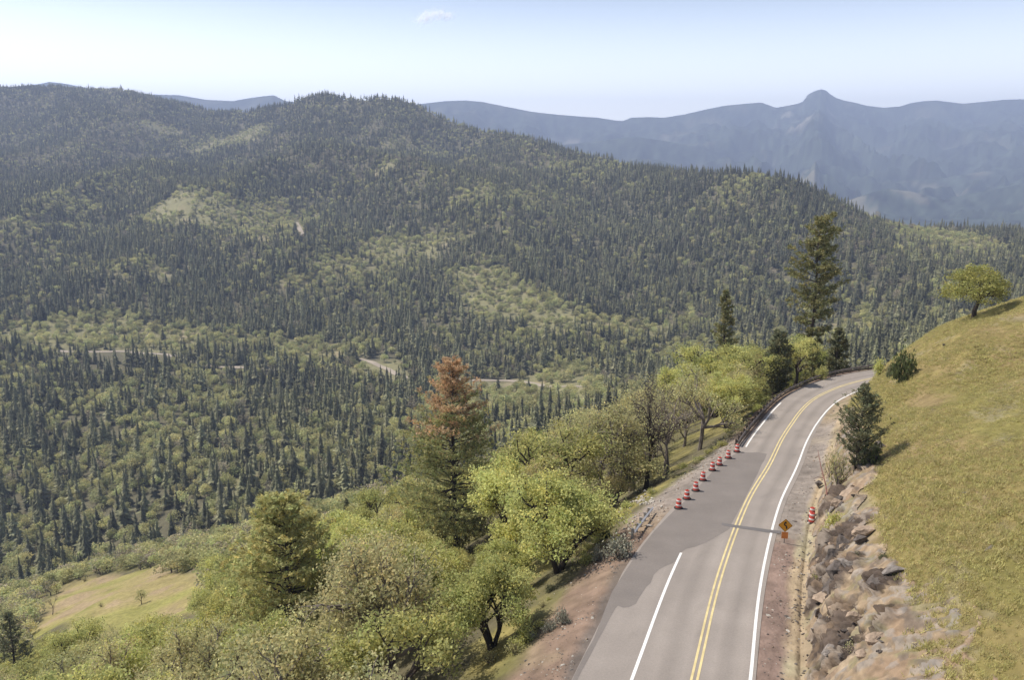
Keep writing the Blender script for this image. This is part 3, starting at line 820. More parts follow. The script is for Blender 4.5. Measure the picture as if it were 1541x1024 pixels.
def pine(h, base_frac, rad, seed, rust=0.0, nb=95, tuft=16, top_pow=0.8, droop=0.25, leaf=0.62, irregular=0.25, lean=0.0, mid=0.25):
    """trunk+boughs mesh arrays and needle arrays for a conifer; crown radius rad at height frac mid"""
    rng = np.random.default_rng(seed)
    mb = MB()
    n = 12
    sway = rng.normal(0, 0.10, (n, 2)).cumsum(0) * (h / 30)
    tp = [(sway[i, 0] + lean * i / n, sway[i, 1], h * i / (n - 1)) for i in range(n)]
    r0 = 0.016 * h + 0.06
    mb.tube(tp, [r0 * (1 - 0.93 * (i / (n - 1)) ** 0.9) * (1.35 if i == 0 else 1) for i in range(n)], 8)
    tp = np.array(tp)
    CEN = []; BIA = []; TIN = []
    for b in range(nb):
        f = base_frac + (1 - base_frac) * ((b + rng.uniform(0, 1)) / nb) ** 0.92
        f = min(f, 0.985)
        g = (f - base_frac) / (1 - base_frac)
        prof = (g / mid) ** 0.6 if g < mid else ((1 - g) / (1 - mid)) ** top_pow
        L = rad * (0.10 + 0.90 * prof) * rng.uniform(1 - irregular, 1 + irregular * 0.8)
        a = rng.uniform(0, 2 * math.pi)
        p0 = np.array([np.interp(f * h, tp[:, 2], tp[:, 0]), np.interp(f * h, tp[:, 2], tp[:, 1]), f * h])
        rise = (0.45 * g - droop * (1 - g)) + rng.normal(0, 0.10)
        pts = []
        for k in range(4):
            t = k / 3
            pts.append(p0 + np.array([math.cos(a + 0.15 * t), math.sin(a + 0.15 * t), 0]) * L * t + np.array([0, 0, L * (rise * t + 0.22 * t * t)]))
        mb.tube(pts, [0.010 * L + 0.035, 0.008 * L + 0.025, 0.02, 0.012], 4, cap=False)
        pts = np.array(pts)
        m = max(5, int(tuft * (0.35 + L / rad)))
        ts = rng.uniform(0.22, 1.03, m) ** 0.8
        pc = np.stack([np.interp(ts, [0, .333, .667, 1.0], pts[:, i]) for i in range(3)], 1)
        side = np.array([-math.sin(a), math.cos(a), 0.0])
        lat = rng.normal(0, 0.24, m) * L * (0.35 + 0.65 * (1 - np.abs(ts - 0.55)))
        pc = pc + side * lat[:, None] + np.array([0, 0, 1]) * (rng.normal(0, 0.10, m) * leaf * 2 - 0.06 * np.abs(lat))[:, None]
        CEN.append(pc); BIA.append(np.tile(np.array([[math.cos(a), math.sin(a), 0.25]]), (m, 1)) + side * np.sign(lat)[:, None] * 0.5)
        TIN.append(np.full(m, f))
    C = np.vstack(CEN); B = unit(np.vstack(BIA)); Fh = np.concatenate(TIN)
    k = 7
    cl = hue(len(C), 0.72, 1.32, 0.10, rng)
    Cc = np.repeat(C, k, 0) + rng.normal(0, leaf * 0.24, (len(C) * k, 3))
    parts = {}
    V, F, T = diamonds(Cc, rng.uniform(0.55, 1.15, len(Cc)) * leaf, rng.uniform(0.22, 0.42, len(Cc)), np.repeat(B, k, 0), 0.45, 0.22, np.repeat(cl, k, 0), rng)
    Fh = np.repeat(Fh, k)
    if rust:
        bid = np.repeat(np.repeat(rng.normal(0, 0.09, len(TIN)), [len(t) for t in TIN]), k)     # whole boughs die, not a level line
        dead = Fh + bid + rng.normal(0, 0.03, len(Fh)) > rust
        drop = dead & (rng.uniform(0, 1, len(Fh)) < 0.30)
        keep_ = ~drop
        V, F, T = sub_faces(V, F, T, keep_); dead = dead[keep_]
    else: dead = np.zeros(len(Fh), bool)
    return mb, (V, F, T), dead

def sub_faces(V, F, T, keep):
    f = F[keep]
    used = np.zeros(len(V), bool); used[f.ravel()] = True
    mp = np.cumsum(used) - 1
    return V[used], mp[f], T[used]

def oak_arrays(h, spread, seed, stems=1, leaf_n=26, leaf=0.34, clump=0.62, twigs=2, fork=(5, 4, 4), low=0.22, keep=1.0, trunk=(0.28, 0.36), dome=1.0):
    """spreading broadleaf tree: limbs, branches, twigs and leaf clumps"""
    rng = np.random.default_rng(seed)
    mb = MB(); tips = []
    def rdir(d, ang):
        o = unit(np.cross(d[None], rng.normal(size=(1, 3))))[0]
        q = d * math.cos(ang) + o * math.sin(ang)
        return q / np.linalg.norm(q)
    def grow(p, d, L, r, lev):
        pts = [p]; q = p.copy(); dd = d.copy()
        ns = 4 if lev < 2 else 3
        for i in range(ns):
            dd = dd + rng.normal(0, 0.16, 3) + np.array([0, 0, 0.05 if lev < 2 else 0.02]); dd /= np.linalg.norm(dd)
            q = q + dd * L / ns; pts.append(q.copy())
        mb.tube(pts, list(np.linspace(r, r * (0.62 if lev < 3 else 0.35), ns + 1)), 6 if lev < 2 else (4 if lev < 3 else 3), cap=False)
        if lev >= len(fork):
            tips.append(pts[-1]); tips.append(pts[-2] + rng.normal(0, 0.15, 3))
            return
        for c in range(fork[lev]):
            at = len(pts) - 1 if c < 2 else int(rng.integers(max(1, ns - 2), ns + 1))
            ang = rng.uniform(0.35, 0.95) if lev else rng.uniform(0.4, 1.05)
            nd = rdir(dd, ang)
            nd[2] = abs(nd[2]) * 0.6 + 0.12 if lev < 2 else nd[2] * 0.8 + 0.12
            nd /= np.linalg.norm(nd)
            grow(pts[at], nd, L * rng.uniform(0.62, 0.92) * (0.95 if lev == 0 else 0.8), r * 0.56, lev + 1)
    for s in range(stems):
        a = rng.uniform(0, 6.28); tilt = 0.08 if stems == 1 else rng.uniform(0.15, 0.4)
        d = np.array([math.cos(a) * tilt, math.sin(a) * tilt, 1.0]); d /= np.linalg.norm(d)
        grow(np.array([math.cos(a), math.sin(a), 0]) * 0.22 * (stems > 1), d, h * rng.uniform(*trunk), 0.019 * h + 0.05, 0)
    V = np.array(mb.V); tips = np.array(tips)
    zmax = tips[:, 2].max(); rr = np.percentile(np.hypot(tips[:, 0], tips[:, 1]), 92)
    sx, sz = (spread - clump * 0.5) / rr, (h - clump * 0.6) / zmax
    ctr = np.array([tips[:, 0].mean(), tips[:, 1].mean(), 0]) * 0.5
    for A in (V, tips):
        f = np.clip(A[:, 2] / zmax, 0, 1)[:, None]
        A[:, :2] = (A[:, :2] - ctr[:2] * f) * (1 + (sx - 1) * np.clip(f * 3, 0, 1)); A[:, 2] = np.where(A[:, 2] > 0.45 * zmax, zmax - (zmax - A[:, 2]) * dome, A[:, 2]) * sz
    mb.V = [tuple(v) for v in V]
    if leaf_n == 0: return mb, None
    tips = tips[rng.uniform(0, 1, len(tips)) < keep]
    k = leaf_n
    cl = hue(len(tips), 0.75, 1.28, 0.07, rng)
    off = rng.normal(0, 1, (len(tips) * k, 3)) * np.array([1, 1, 0.62]) * clump * 0.62
    C = np.repeat(tips, k, 0) + off
    low_ok = C[:, 2] > h * low * 0.6
    C = C[low_ok]; cl = np.repeat(cl, k, 0)[low_ok]
    cl = cl * hue(len(cl), 0.82, 1.18, 0.03, rng)
    return mb, diamonds(C, rng.uniform(0.7, 1.3, len(C)) * leaf, rng.uniform(0.45, 0.75, len(C)), None, 0, 0.0, cl, rng)

def dome_arrays(h, R_, seed, n=270, k=38, leaf=0.22, clump=0.62, trunk=0.30, base=0.40):
    """a free-standing round-headed oak: short trunk, radiating limbs, leaf clumps filling a dome"""
    rng = np.random.default_rng(seed); mb = MB()
    top = np.array([0.05 * h, 0, trunk * h])
    mb.tube([(0, 0, -0.2), (0.01 * h, 0.01 * h, trunk * h * 0.5), top], [0.045 * h, 0.034 * h, 0.03 * h], 8, cap=False)
    d = unit(rng.normal(size=(n, 3))); d[:, 2] = np.abs(d[:, 2]) - 0.10
    r = rng.uniform(0.45, 1.0, (n, 1)) ** 0.45 * (1 + 0.13 * np.sin(3 * np.arctan2(d[:, 1:2], d[:, :1]) + 1.0) * (1 - np.abs(d[:, 2:3])))
    P = d * r * np.array([R_ - clump * .6, R_ - clump * .6, (1 - base) * h * 0.98 - clump * .5]) + np.array([0, 0, base * h])
    for g in range(11):
        a = 2.4 * g; q = np.array([math.cos(a) * R_ * 0.45, math.sin(a) * R_ * 0.45, h * rng.uniform(0.42, 0.62)])
        mb.tube([top, top * .5 + q * .5 + np.array([0, 0, 0.03 * h]), q], [0.02 * h, 0.014 * h, 0.009 * h], 5, cap=False)
        for p in P[np.argsort(((P - q) ** 2).sum(1))[:14]]: mb.tube([q, q * .5 + p * .5 + rng.normal(0, .12, 3), p], [0.045, 0.03, 0.012], 3, cap=False)
    cl = hue(n, 0.78, 1.25, 0.06, rng)
    C = np.repeat(P, k, 0) + rng.normal(0, 1, (n * k, 3)) * np.array([1, 1, 0.6]) * clump * 0.6
    cl = np.repeat(cl, k, 0) * hue(n * k, 0.82, 1.18, 0.03, rng)
    return mb, diamonds(C, rng.uniform(0.7, 1.3, len(C)) * leaf, rng.uniform(0.45, 0.75, len(C)), None, 0, 0, cl, rng)

def bush_arrays(h, r, seed, n=420, leaf=0.16, up=0.5, stems=14):
    rng = np.random.default_rng(seed)
    mb = MB(); C = []
    for s in range(stems):
        a = rng.uniform(0, 6.28); o = rng.uniform(0, 1) ** 0.6
        tip = np.array([math.cos(a) * r * o, math.sin(a) * r * o, h * rng.uniform(0.6, 1.0) * math.sqrt(max(0.1, 1 - 0.75 * o * o))])
        mid = tip * np.array([0.45, 0.45, 0.5]) + rng.normal(0, 0.05, 3)
        mb.tube([(0, 0, -0.1), mid, tip], [0.035, 0.022, 0.01], 4, cap=False)
        t = rng.uniform(0.35, 1.05, n // stems)[:, None]
        C.append(mid * (1 - t) + tip * t + rng.normal(0, 0.13 * r + 0.06, (n // stems, 3)))
    C = np.vstack(C); C[:, 2] = np.maximum(C[:, 2], 0.04)
    cl = hue(len(C), 0.7, 1.3, 0.07, rng)
    return mb, diamonds(C, rng.uniform(0.7, 1.4, len(C)) * leaf, 0.5, np.tile([[0, 0, 1.0]], (len(C), 1)), up * 0.4, up * 0.3, cl, rng)

def lod_conifer(seed, wid=0.15, whorls=15, per=8,  gap=0.08, ragged=0.25):
    """a distant conifer one unit tall: drooping jagged boughs round a trunk"""
    rng = np.random.default_rng(seed)
    C = []; V = []; T = []
    for i in range(whorls):
        g = (i + rng.uniform(-.3, .3)) / (whorls - 1); g = min(max(g, 0), 1)
        z = gap + (1 - gap) * (0.03 + 0.95 * g)
        r = wid * (0.08 + 0.92 * (1 - g) ** 0.85) * rng.uniform(1 - ragged, 1 + ragged)
        n = max(5, int(per * (0.5 + 0.7 * (1 - g))))
        a0 = rng.uniform(0, 6.28)
        for k in range(n):
            a = a0 + 6.283 * k / n + rng.normal(0, 0.18)
            rk = r * rng.uniform(0.7, 1.2)
            dr = rng.uniform(0.03, 0.075)
            c, s = math.cos(a), math.sin(a)
            w_ = rk * rng.uniform(0.16, 0.30)
            p = [(0, 0, z + 0.035), (c * rk * .55 - s * w_, s * rk * .55 + c * w_, z - dr * .35), (c * rk, s * rk, z - dr), (c * rk * .55 + s * w_, s * rk * .55 - c * w_, z - dr * .45)]
            V += p
            t = rng.uniform(0.55, 1.25); T += [[t * 0.95, t, t * 0.95]] * 4
    V += [(-.012, 0, 1.0 - .06), (0, -.012, 1 - .1), (.012, 0, 1 - .06), (0, 0, 1.0)]; T += [[1, 1, 1]] * 4
    V = np.array(V); F = np.arange(len(V)).reshape(-1, 4)
    mb = MB(); mb.tube([(0, 0, -0.03), (0, 0, 0.5), (0, 0, 0.93)], [0.014, 0.009, 0.002], 4, cap=False)
    nf = len(F)
    tv = np.array(mb.V); tf = np.array(mb.F)
    return np.vstack([V, tv]), np.vstack([F, tf + len(V)]), np.vstack([np.array(T), np.ones((len(tv), 3))]), np.array([0] * nf + [1] * len(tf))

def lod_round(seed, n=520, rx=0.5, lo=0.18, leaf=0.095, lumps=9, keep=1.0):
    """a distant broadleaf one unit tall made of leaf clumps, with a short trunk"""
    rng = np.random.default_rng(seed)
    L = []
    for k in range(lumps):
        a = rng.uniform(0, 6.28); o = math.sqrt(rng.uniform(0.05, 1)) * rx * 0.62
        L.append((math.cos(a) * o, math.sin(a) * o, rng.uniform(lo + 0.15, 0.80 - 0.25 * o / rx), rng.uniform(0.16, 0.26)))
    L.append((0, 0, 0.74, 0.2))
    C = []; cl = []
    for (x, y, z, r) in L:
        m = n // len(L)
        d = unit(rng.normal(size=(m, 3)))
        C.append(np.array([x, y, z]) + d * r * rng.uniform(0.6, 1.1, m)[:, None] * np.array([1.15, 1.15, 0.9]))
        cl.append(np.tile(hue(1, 0.8, 1.25, 0.08, rng), (m, 1)) * rng.uniform(0.8, 1.2, (m, 1)))
    C = np.vstack(C); cl = np.vstack(cl)
    V, F, T = diamonds(C, rng.uniform(0.7, 1.3, len(C)) * leaf, 0.6, None, 0, 0, cl, rng)
    mb = MB(); mb.tube([(0, 0, -0.05), (0.01, 0, 0.25), (0, 0.02, 0.55)], [0.03, 0.022, 0.01], 5, cap=False)
    for k in range(5):
        x, y, z, r = L[k]; mb.tube([(0, 0, 0.25), (x * .6, y * .6, z * .7), (x, y, z)], [0.016, 0.01, 0.004], 3, cap=False)
    tv = np.array(mb.V); tf = [f for f in mb.F if len(f) == 4]; tf = np.array(tf); nf = len(F)
    return np.vstack([V, tv]), np.vstack([F, tf + len(V)]), np.vstack([T, np.ones((len(tv), 3))]), np.array([0] * nf + [1] * len(tf))

# ------------------------------------------------------------------ tree kinds (shared meshes)
def crown_mesh(name, arr, mt): return make_mesh(name, arr[0], arr[1], mt, tint=arr[2])

LANDMARK = []            # filled with the named places used in labels
OCC = []                 # ground already taken: x, y, radius
def place_tree(name, label, cat, wood, leaves, wood_mat, leaf_mat, pos, rz=0.0, s=1.0, group=None, part='crown', wood_name='trunk'):
    r = empty(name, pos, rz, s); tag(r, label, cat, group)
    new_obj(wood_name, wood if isinstance(wood, bpy.types.Mesh) else wood.mesh(wood_name, wood_mat), r)
    if leaves is not None:
        new_obj(part, leaves if isinstance(leaves, bpy.types.Mesh) else crown_mesh(part, leaves, leaf_mat), r)
    return r

def height_px(p, base, top):
    zc = p.y * CT + (HC - p.z) * ST
    return (base - top) * zc / FPX * 1.02, zc

def put_pine(label, px, base, top, halfw, seed, needle='needle', rust=0.0, depth=None, name='pine_tree', **kw):
    p = ground_hit(px, base) if depth is None else None
    if p is None:
        u, s = ray(px, base); p = Vector((float(u) * depth, depth, HC - float(s) * depth))
    g = zg(p.x, p.y)
    h, zc = height_px(p, base, top)
    h += max(0.0, p.z - g); rad = halfw * zc / FPX
    mb, arr, dead = pine(h, kw.pop('base_frac', 0.12), rad, seed, rust, **kw)
    r = empty(name, (p.x, p.y, g - 0.25)); tag(r, label, 'tree')
    mb.build('trunk', M['bark'], r)
    if rust:
        new_obj('crown', crown_mesh('crown', sub_faces(*arr, ~dead), M[needle]), r)
        o = new_obj('dead_crown', crown_mesh('dead_crown', sub_faces(*arr, dead), M['needle_rust']), r); o['label'] = 'rust-orange dying needles at the top'
    else:
        new_obj('crown', crown_mesh('crown', arr, M[needle]), r)
    OCC.append((p.x, p.y, min(rad * 0.75, 4.0)))
    return r, p

_, P_RUST = put_pine('tall pine with rust-orange dying top and green lower boughs', 686, 838, 538, 84, 3, rust=0.70, base_frac=0.05, nb=230, tuft=42, top_pow=0.85, mid=0.25, irregular=0.42, droop=0.1, leaf=0.52)
_, P_LEFT = put_pine('broad yellow-green pine with bare dark trunk showing, left of the rust-topped pine', 442, 985, 735, 94, 5, 'needle_light', base_frac=0.08, nb=165, tuft=34, top_pow=0.7, mid=0.22, irregular=0.35, droop=0.08)
put_pine('narrow dark conifer just behind the broad yellow-green pine', 404, 900, 735, 24, 6, 'needle_dark', nb=80, tuft=12, irregular=0.2)
_, P_EDGE = put_pine('grey-green conifer at the left picture edge below the meadow', 30, 1040, 913, 32, 8, 'needle_grey', nb=85, tuft=13, base_frac=0.05, irregular=0.35, top_pow=0.9)
put_pine('tiny slim dark conifer above the oaks, left of the rust-topped pine', 523, 792, 750, 8, 9, 'needle_dark', nb=40, tuft=8)
put_pine('small dark columnar conifer at the far edge of the meadow', 46, 872, 836, 8, 10, 'needle_dark', nb=40, tuft=8)
put_pine('small bushy conifer at the far edge of the meadow, beside a columnar one', 70, 875, 832, 14, 12, 'needle_grey', nb=45, tuft=9)
_, P_BEND = put_pine('tall ragged pine with bare lower trunk standing beyond the road bend', 1217, 530, 332, 33, 14, 'needle_bend', base_frac=0.24, nb=125, tuft=26, top_pow=0.30, mid=0.40, irregular=0.6, droop=0.2, depth=158)
put_pine('slim dark conifer standing left of the tall ragged pine', 1088, 565, 437, 30, 15, 'needle_bend', base_frac=0.03, nb=120, tuft=18, mid=0.12, irregular=0.3, depth=172)
put_pine('small dark conifer behind the guardrail, lit by the bend', 1168, 585, 498, 24, 16, 'needle_grey', base_frac=0.08, nb=70, tuft=12, top_pow=0.6, depth=128)
put_pine('small yellowish conifer behind the guardrail at the bend', 1223, 566, 514, 17, 17, 'needle', base_frac=0.04, nb=60, tuft=11, depth=143)
put_pine('small dark dense conifer behind the guardrail, right of the tall ragged pine', 1257, 558, 494, 19, 18, 'needle_dark', base_frac=0.04, nb=70, tuft=12, top_pow=0.6, depth=145)
_, P_BANK = put_pine('small grey-green pine growing on the cut bank beside the road', 1288, 706, 574, 36, 19, 'needle_grey', base_frac=0.10, nb=120, tuft=15, top_pow=0.8, mid=0.3, leaf=0.26, irregular=0.45, droop=-0.75)

# lone oak on the crest of the hill
def put_oak(label, px, base, top, halfw, seed, leaf_mat='oak_leaf', depth=None, bark='bark', name='oak_tree', group=None, **kw):
    if depth is None: p = ground_hit(px, base)
    else:
        u, s = ray(px, base); p = Vector((float(u) * depth, depth, HC - float(s) * depth))
    g = zg(p.x, p.y)
    h, zc = height_px(p, base, top)
    h += max(0.0, p.z - g); rad = halfw * zc / FPX
    mb, arr = dome_arrays(h, rad, seed) if kw.pop('round_head', False) else oak_arrays(h, rad, seed, **kw)
    r = place_tree(name, label, 'tree', mb, arr, M[bark], M[leaf_mat], (p.x, p.y, g - 0.15), group=group, part='crown')
    OCC.append((p.x, p.y, max(2.0, rad * 0.6)))
    return r, p

put_oak('lone rounded oak on the crest of the grassy hill', 1465, 479, 390, 48, 21, 'olive_leaf', depth=104, round_head=True)
put_oak('bare grey oak with forked trunk, right of the thick-trunked bare oak', 1000, 716, 575, 44, 36, 'dull_leaf', bark='bark_grey', stems=2, leaf_n=3, leaf=0.18, clump=0.8, fork=(4, 4, 4, 3), keep=0.25)
_, P_BARE = put_oak('big bare-limbed oak with thick dark trunk behind the barrels', 972, 736, 556, 62, 31, 'dull_leaf', stems=1, leaf_n=3, leaf=0.18, clump=0.8, fork=(5, 4, 4, 3), keep=0.25)
put_oak('bare grey-brown oak, slender, left of the thick-trunked bare oak', 935, 742, 570, 52, 32, 'dull_leaf', stems=2, leaf_n=5, leaf=0.2, clump=0.9, fork=(4, 4, 4, 3), keep=0.4)
put_oak('dark bare oak between the yellow-green oaks in the lower left', 172, 1010, 930, 22, 33, 'dull_leaf', bark='bark_grey', stems=1, leaf_n=4, leaf=0.25, clump=0.6, fork=(5, 4, 4, 3), keep=0.3)
put_oak('small bare oak alone near the left edge of the meadow', 79, 926, 896, 12, 34, 'dull_leaf', bark='bark_grey', stems=1, leaf_n=6, leaf=0.25, clump=0.6, fork=(4, 4, 3), keep=0.5)
put_oak('small crooked tree alone on the right part of the meadow', 213, 910, 886, 9, 35, 'dull_leaf', stems=1, leaf_n=10, leaf=0.3, clump=0.6, fork=(4, 3, 3), keep=0.8)

OAKS = []
for k in range(4): OAKS.append(('dense', oak_arrays(9.0, 4.4, 100 + k, stems=1 + (k % 2) * 2, leaf_n=46, leaf=0.215, clump=0.60, fork=(5, 4, 4), keep=0.86), 'oak_leaf', 'bark'))
for k in range(3): OAKS.append(('twiggy', oak_arrays(9.0, 4.3, 120 + k, stems=1 + k, leaf_n=26, leaf=0.19, clump=0.72, fork=(5, 4, 4), keep=0.75), 'dull_leaf', 'bark_grey'))
for k in range(2): OAKS.append(('bare', oak_arrays(9.0, 3.8, 130 + k, stems=2, leaf_n=4, leaf=0.17, clump=0.8, fork=(4, 4, 4, 3), keep=0.4), 'dull_leaf', 'bark_grey'))
OAKM = [(k, mb.mesh('trunk', M[bk]), crown_mesh('crown', arr, M[lm])) for (k, (mb, arr), lm, bk) in OAKS]
del OAKS
LOOK = {'dense': 'leafy yellow-green oak', 'twiggy': 'thin twiggy grey-green oak', 'bare': 'nearly leafless brown oak'}
KIDX = {k: [i for i, m in enumerate(OAKM) if m[0] == k] for k in LOOK}

# scatter oaks over the near hillside
def hillside_points():
    P = []
    sp = 7.0
    for gx in np.arange(-270, 60, sp):
        for gy in np.arange(34, 400, sp * 0.93):
            P.append((gx + random.uniform(-.42, .42) * sp + (sp / 2 if int(gy / sp) % 2 else 0), gy + random.uniform(-.42, .42) * sp))
    P = np.array(P)
    z, d, yc = terrain(P[:, 0], P[:, 1])
    u = P[:, 0] / P[:, 1]
    e = np.interp(u, EU, EY)
    le = np.interp(yc, LE_Y, LE_D); q = le - d
    wsh = np.interp(yc, [38, 48, 56, 62, 70, 76, 82, 95, 140], [7.4, 6.2, 5.8, 8.2, 8.4, 6.0, 4.2, 3.4, 3.8])
    ok = (d < 0) & (q > wsh) & (P[:, 1] < e + 22) & (np.abs(u) < 0.80) & (u < 0.62) & (meadow_mask(P[:, 0], P[:, 1]) < 0.35)
    X_, py, zc = project(P[:, 0], P[:, 1], z)
    ok &= (py < 1330)
    ok &= ~((X_ > 40) & (X_ < 290) & (py > 945) & (py < 1000) & (P[:, 1] < MEADOW.y))
    thin = sstep(95, 150, P[:, 1]) * 0.12
    ok &= RNG.uniform(0, 1, len(P)) > 0.06 + thin
    return P[ok], z[ok], zc[ok], X_[ok], q[ok]
HP, HZ, Hzc, Hpx, Hq = hillside_points()
keep = np.ones(len(HP), bool)
for (x, y, r) in OCC: keep &= np.hypot(HP[:, 0] - x, HP[:, 1] - y) > r + 1.2
HP, HZ, Hzc, Hpx, Hq = HP[keep], HZ[keep], Hzc[keep], Hpx[keep], Hq[keep]
order = np.argsort(Hzc)
HP, HZ, Hzc, Hpx, Hq = HP[order], HZ[order], Hzc[order], Hpx[order], Hq[order]
MARKS = [('the rust-topped pine', P_RUST), ('the broad yellow-green pine', P_LEFT), ('the meadow', MEADOW), ('the left-edge conifer', P_EDGE), ('the tall ragged pine past the bend', P_BEND),
         ('the row of barrels', Vector((17, 76, -2))), ('the guardrail', Vector((33, 106, -4))), ('the broken guardrail piece', Vector((11, 63, -1)))]
cnt = {}
NEAR_OAKS = 285
STUFF_OAK = []
kn = fbm(HP[:, 0] / 22, HP[:, 1] / 22, 201, 2)
for i in range(len(HP)):
    x, y = HP[i]; z = HZ[i]
    rr = random.random()
    k = 'dense' if rr < 0.70 + 0.5 * kn[i] else ('twiggy' if rr < 0.93 else 'bare')
    bpx = project(x, y, z)
    if 850 < bpx[0] < 1050 and 650 < bpx[1] < 820: k = 'bare' if random.random() < 0.75 else 'twiggy'
    s = random.uniform(0.95, 1.42) * (1.12 if y < 150 else 1.0) * (0.88 if Hq[i] < 10 else 1.0)
    if Hzc[i] > 170: s *= 0.72
    bx, by, bz = project(x, y, z)
    ty = by - 9.0 * s * FPX / bz * 0.93
    wpx = 4.4 * s * FPX / bz
    lim = None
    if 45 - wpx < bx < 285 + wpx and y < MEADOW.y - 8: lim = 938 + random.uniform(-6, 26) + (max(0, 140 - bx) * 0.25)
    if abs(bx - 442) < 62 + 0.5 * wpx and y < P_LEFT.y: lim = 925 + random.uniform(0, 40)
    if abs(bx - 30) < 34 + 0.5 * wpx and y < P_EDGE.y: lim = 1000
    if abs(bx - 686) < 40 + 0.5 * wpx and y < P_RUST.y: lim = 800 + random.uniform(0, 40)
    if 905 - .4 * wpx < bx < 1000 + 0.4 * wpx and y < P_BARE.y - 1: lim = 715
    if lim is not None and ty < lim:
        s2 = s * (by - lim) / max(by - ty, 1e-3)
        if s2 < 0.38: continue
        s = s2
    if i < NEAR_OAKS:
        m = OAKM[random.choice(KIDX[k])]
        nm, pm_ = min(MARKS, key=lambda t: (t[1].x - x) ** 2 + (t[1].y - y) ** 2)
        side = 'left of' if Hpx[i] < project(pm_.x, pm_.y, pm_.z)[0] else 'right of'
        rank = cnt[(k, nm, side)] = cnt.get((k, nm, side), 0) + 1
        r = empty('oak_tree', (x, y, z - 0.2), random.uniform(0, 6.28), s)
        r.scale = (s * random.uniform(0.9, 1.12), s * random.uniform(0.9, 1.12), s * random.uniform(0.88, 1.1))
        r['_k'] = k; r['_m'] = nm; r['_s'] = side; r['_d'] = math.hypot(pm_.x - x, pm_.y - y)
        tag(r, 'x', 'tree', 'oaks on the slope below the road')
        new_obj('trunk', m[1], r); new_obj('crown', m[2], r)
    else:
        STUFF_OAK.append((x, y, z, s * 9.0, k))
ORD = ['nearest', 'second nearest', 'third nearest', 'fourth nearest', 'fifth nearest', 'sixth nearest', 'seventh nearest', 'eighth nearest', 'ninth nearest', 'tenth nearest']
grp = {}
for o in sc.objects:
    if '_k' in o.keys(): grp.setdefault((o['_k'], o['_m'], o['_s']), []).append(o)
for (k, m_, s_), L in grp.items():
    L.sort(key=lambda o: o['_d'])
    for j, o in enumerate(L):
        if j < len(ORD): o['label'] = f"{LOOK[k]}, {ORD[j]}, {s_} {m_}"
        else: o['label'] = f"farther {LOOK[k]} {s_} {m_}"
        for q_ in ('_k', '_m', '_s', '_d'): del o[q_]

# ------------------------------------------------------------------ valley and hill forest
EL = (GZ - HC) / GY
RUN = np.maximum.accumulate(EL, axis=0)
def visible(X, Y, ztop):
    u = X / Y
    ci = np.clip(np.searchsorted(US, u), 0, len(US) - 1)
    ri = np.clip(np.searchsorted(YS, Y * 0.985) - 1, 0, len(YS) - 1)
    return (ztop - HC) / Y > RUN[ri, ci] - 0.001

def forest_points():
    out = []
    rng = np.random.default_rng(5)
    for (ya, yb, area) in ((400, 1500, 46.0), (1500, 2600, 60.0), (2600, 4700, 92.0)):
        A = 0.5 * (yb ** 2 - ya ** 2) * 1.46
        n = int(A / area)
        u = rng.uniform(-0.73, 0.73, n)
        y = np.sqrt(rng.uniform(ya ** 2, yb ** 2, n))
        out.append(np.stack([u * y, y], 1))
    P = np.vstack(out)
    z, d, yc = terrain(P[:, 0], P[:, 1])
    u = P[:, 0] / P[:, 1]
    e = np.interp(u, EU, EY)
    ok = (P[:, 1] > e + 50)
    P = P[ok]; z = z[ok]
    ok = visible(P[:, 0], P[:, 1], z + 28)
    P = P[ok]; z = z[ok]
    ok = near_dirt(P[:, 0], P[:, 1]) > 3.0
    # keep the sight line to the dirt roads open on their near side
    for Pd, wd in DROADS:
        ub = Pd[:, 0] / Pd[:, 1]
        o = np.argsort(ub); yr = np.interp(P[:, 0] / P[:, 1], ub[o], Pd[o, 1], left=0, right=0)
        dy = yr - P[:, 1]
        hide = (dy > 0) & (dy < 48) & (fbm(P[:, 0] / 45, P[:, 1] * 0, 333, 2) > 0.02)
        ok &= ~hide
    return P[ok], z[ok], rng
FP, FZ, frng = forest_points()
fcl = clearing(FP[:, 0], FP[:, 1])
fn = fbm(FP[:, 0] / 120, FP[:, 1] / 170, 211, 4); fn2 = fbm(FP[:, 0] / 45, FP[:, 1] / 60, 215, 3)
ru = frng.uniform(0, 1, len(FP)); ru2 = frng.uniform(0, 1, len(FP))
left_low = sstep(0.05, -0.45, FP[:, 0] / FP[:, 1]) * sstep(950, 600, FP[:, 1])
pb = np.clip(0.27 + 0.16 * sstep(1350, 900, FP[:, 1]) + 0.42 * fn + 0.40 * fn2 + 0.14 * left_low + 0.85 * fcl, 0.03, 0.95)
gone = (frng.uniform(0, 1, len(FP)) < fcl * 0.62)
burnt = sstep(0.12, 0.42, fbm(FP[:, 0] / 260, FP[:, 1] / 330, 219, 3)) * sstep(900, 1700, FP[:, 1])
pg = np.clip(0.045 + 0.34 * burnt, 0, 0.5)
spec = np.where(ru < pb, 1, np.where(ru2 < pg, 2, 0))            # 0 conifer, 1 broadleaf, 2 bare grey
hgt = np.where(spec == 0, frng.normal(18.5, 5.5, len(FP)).clip(7, 34), np.where(spec == 1, frng.normal(9.5, 2.4, len(FP)).clip(4, 17), frng.normal(13, 3, len(FP)).clip(6, 20)))
hgt = np.where(spec == 0, hgt * (1 - 0.25 * fcl), hgt)
hgt = hgt * np.where(FP[:, 1] < 760, 1.02, 1.0)
ux = FP[:, 0] / FP[:, 1]
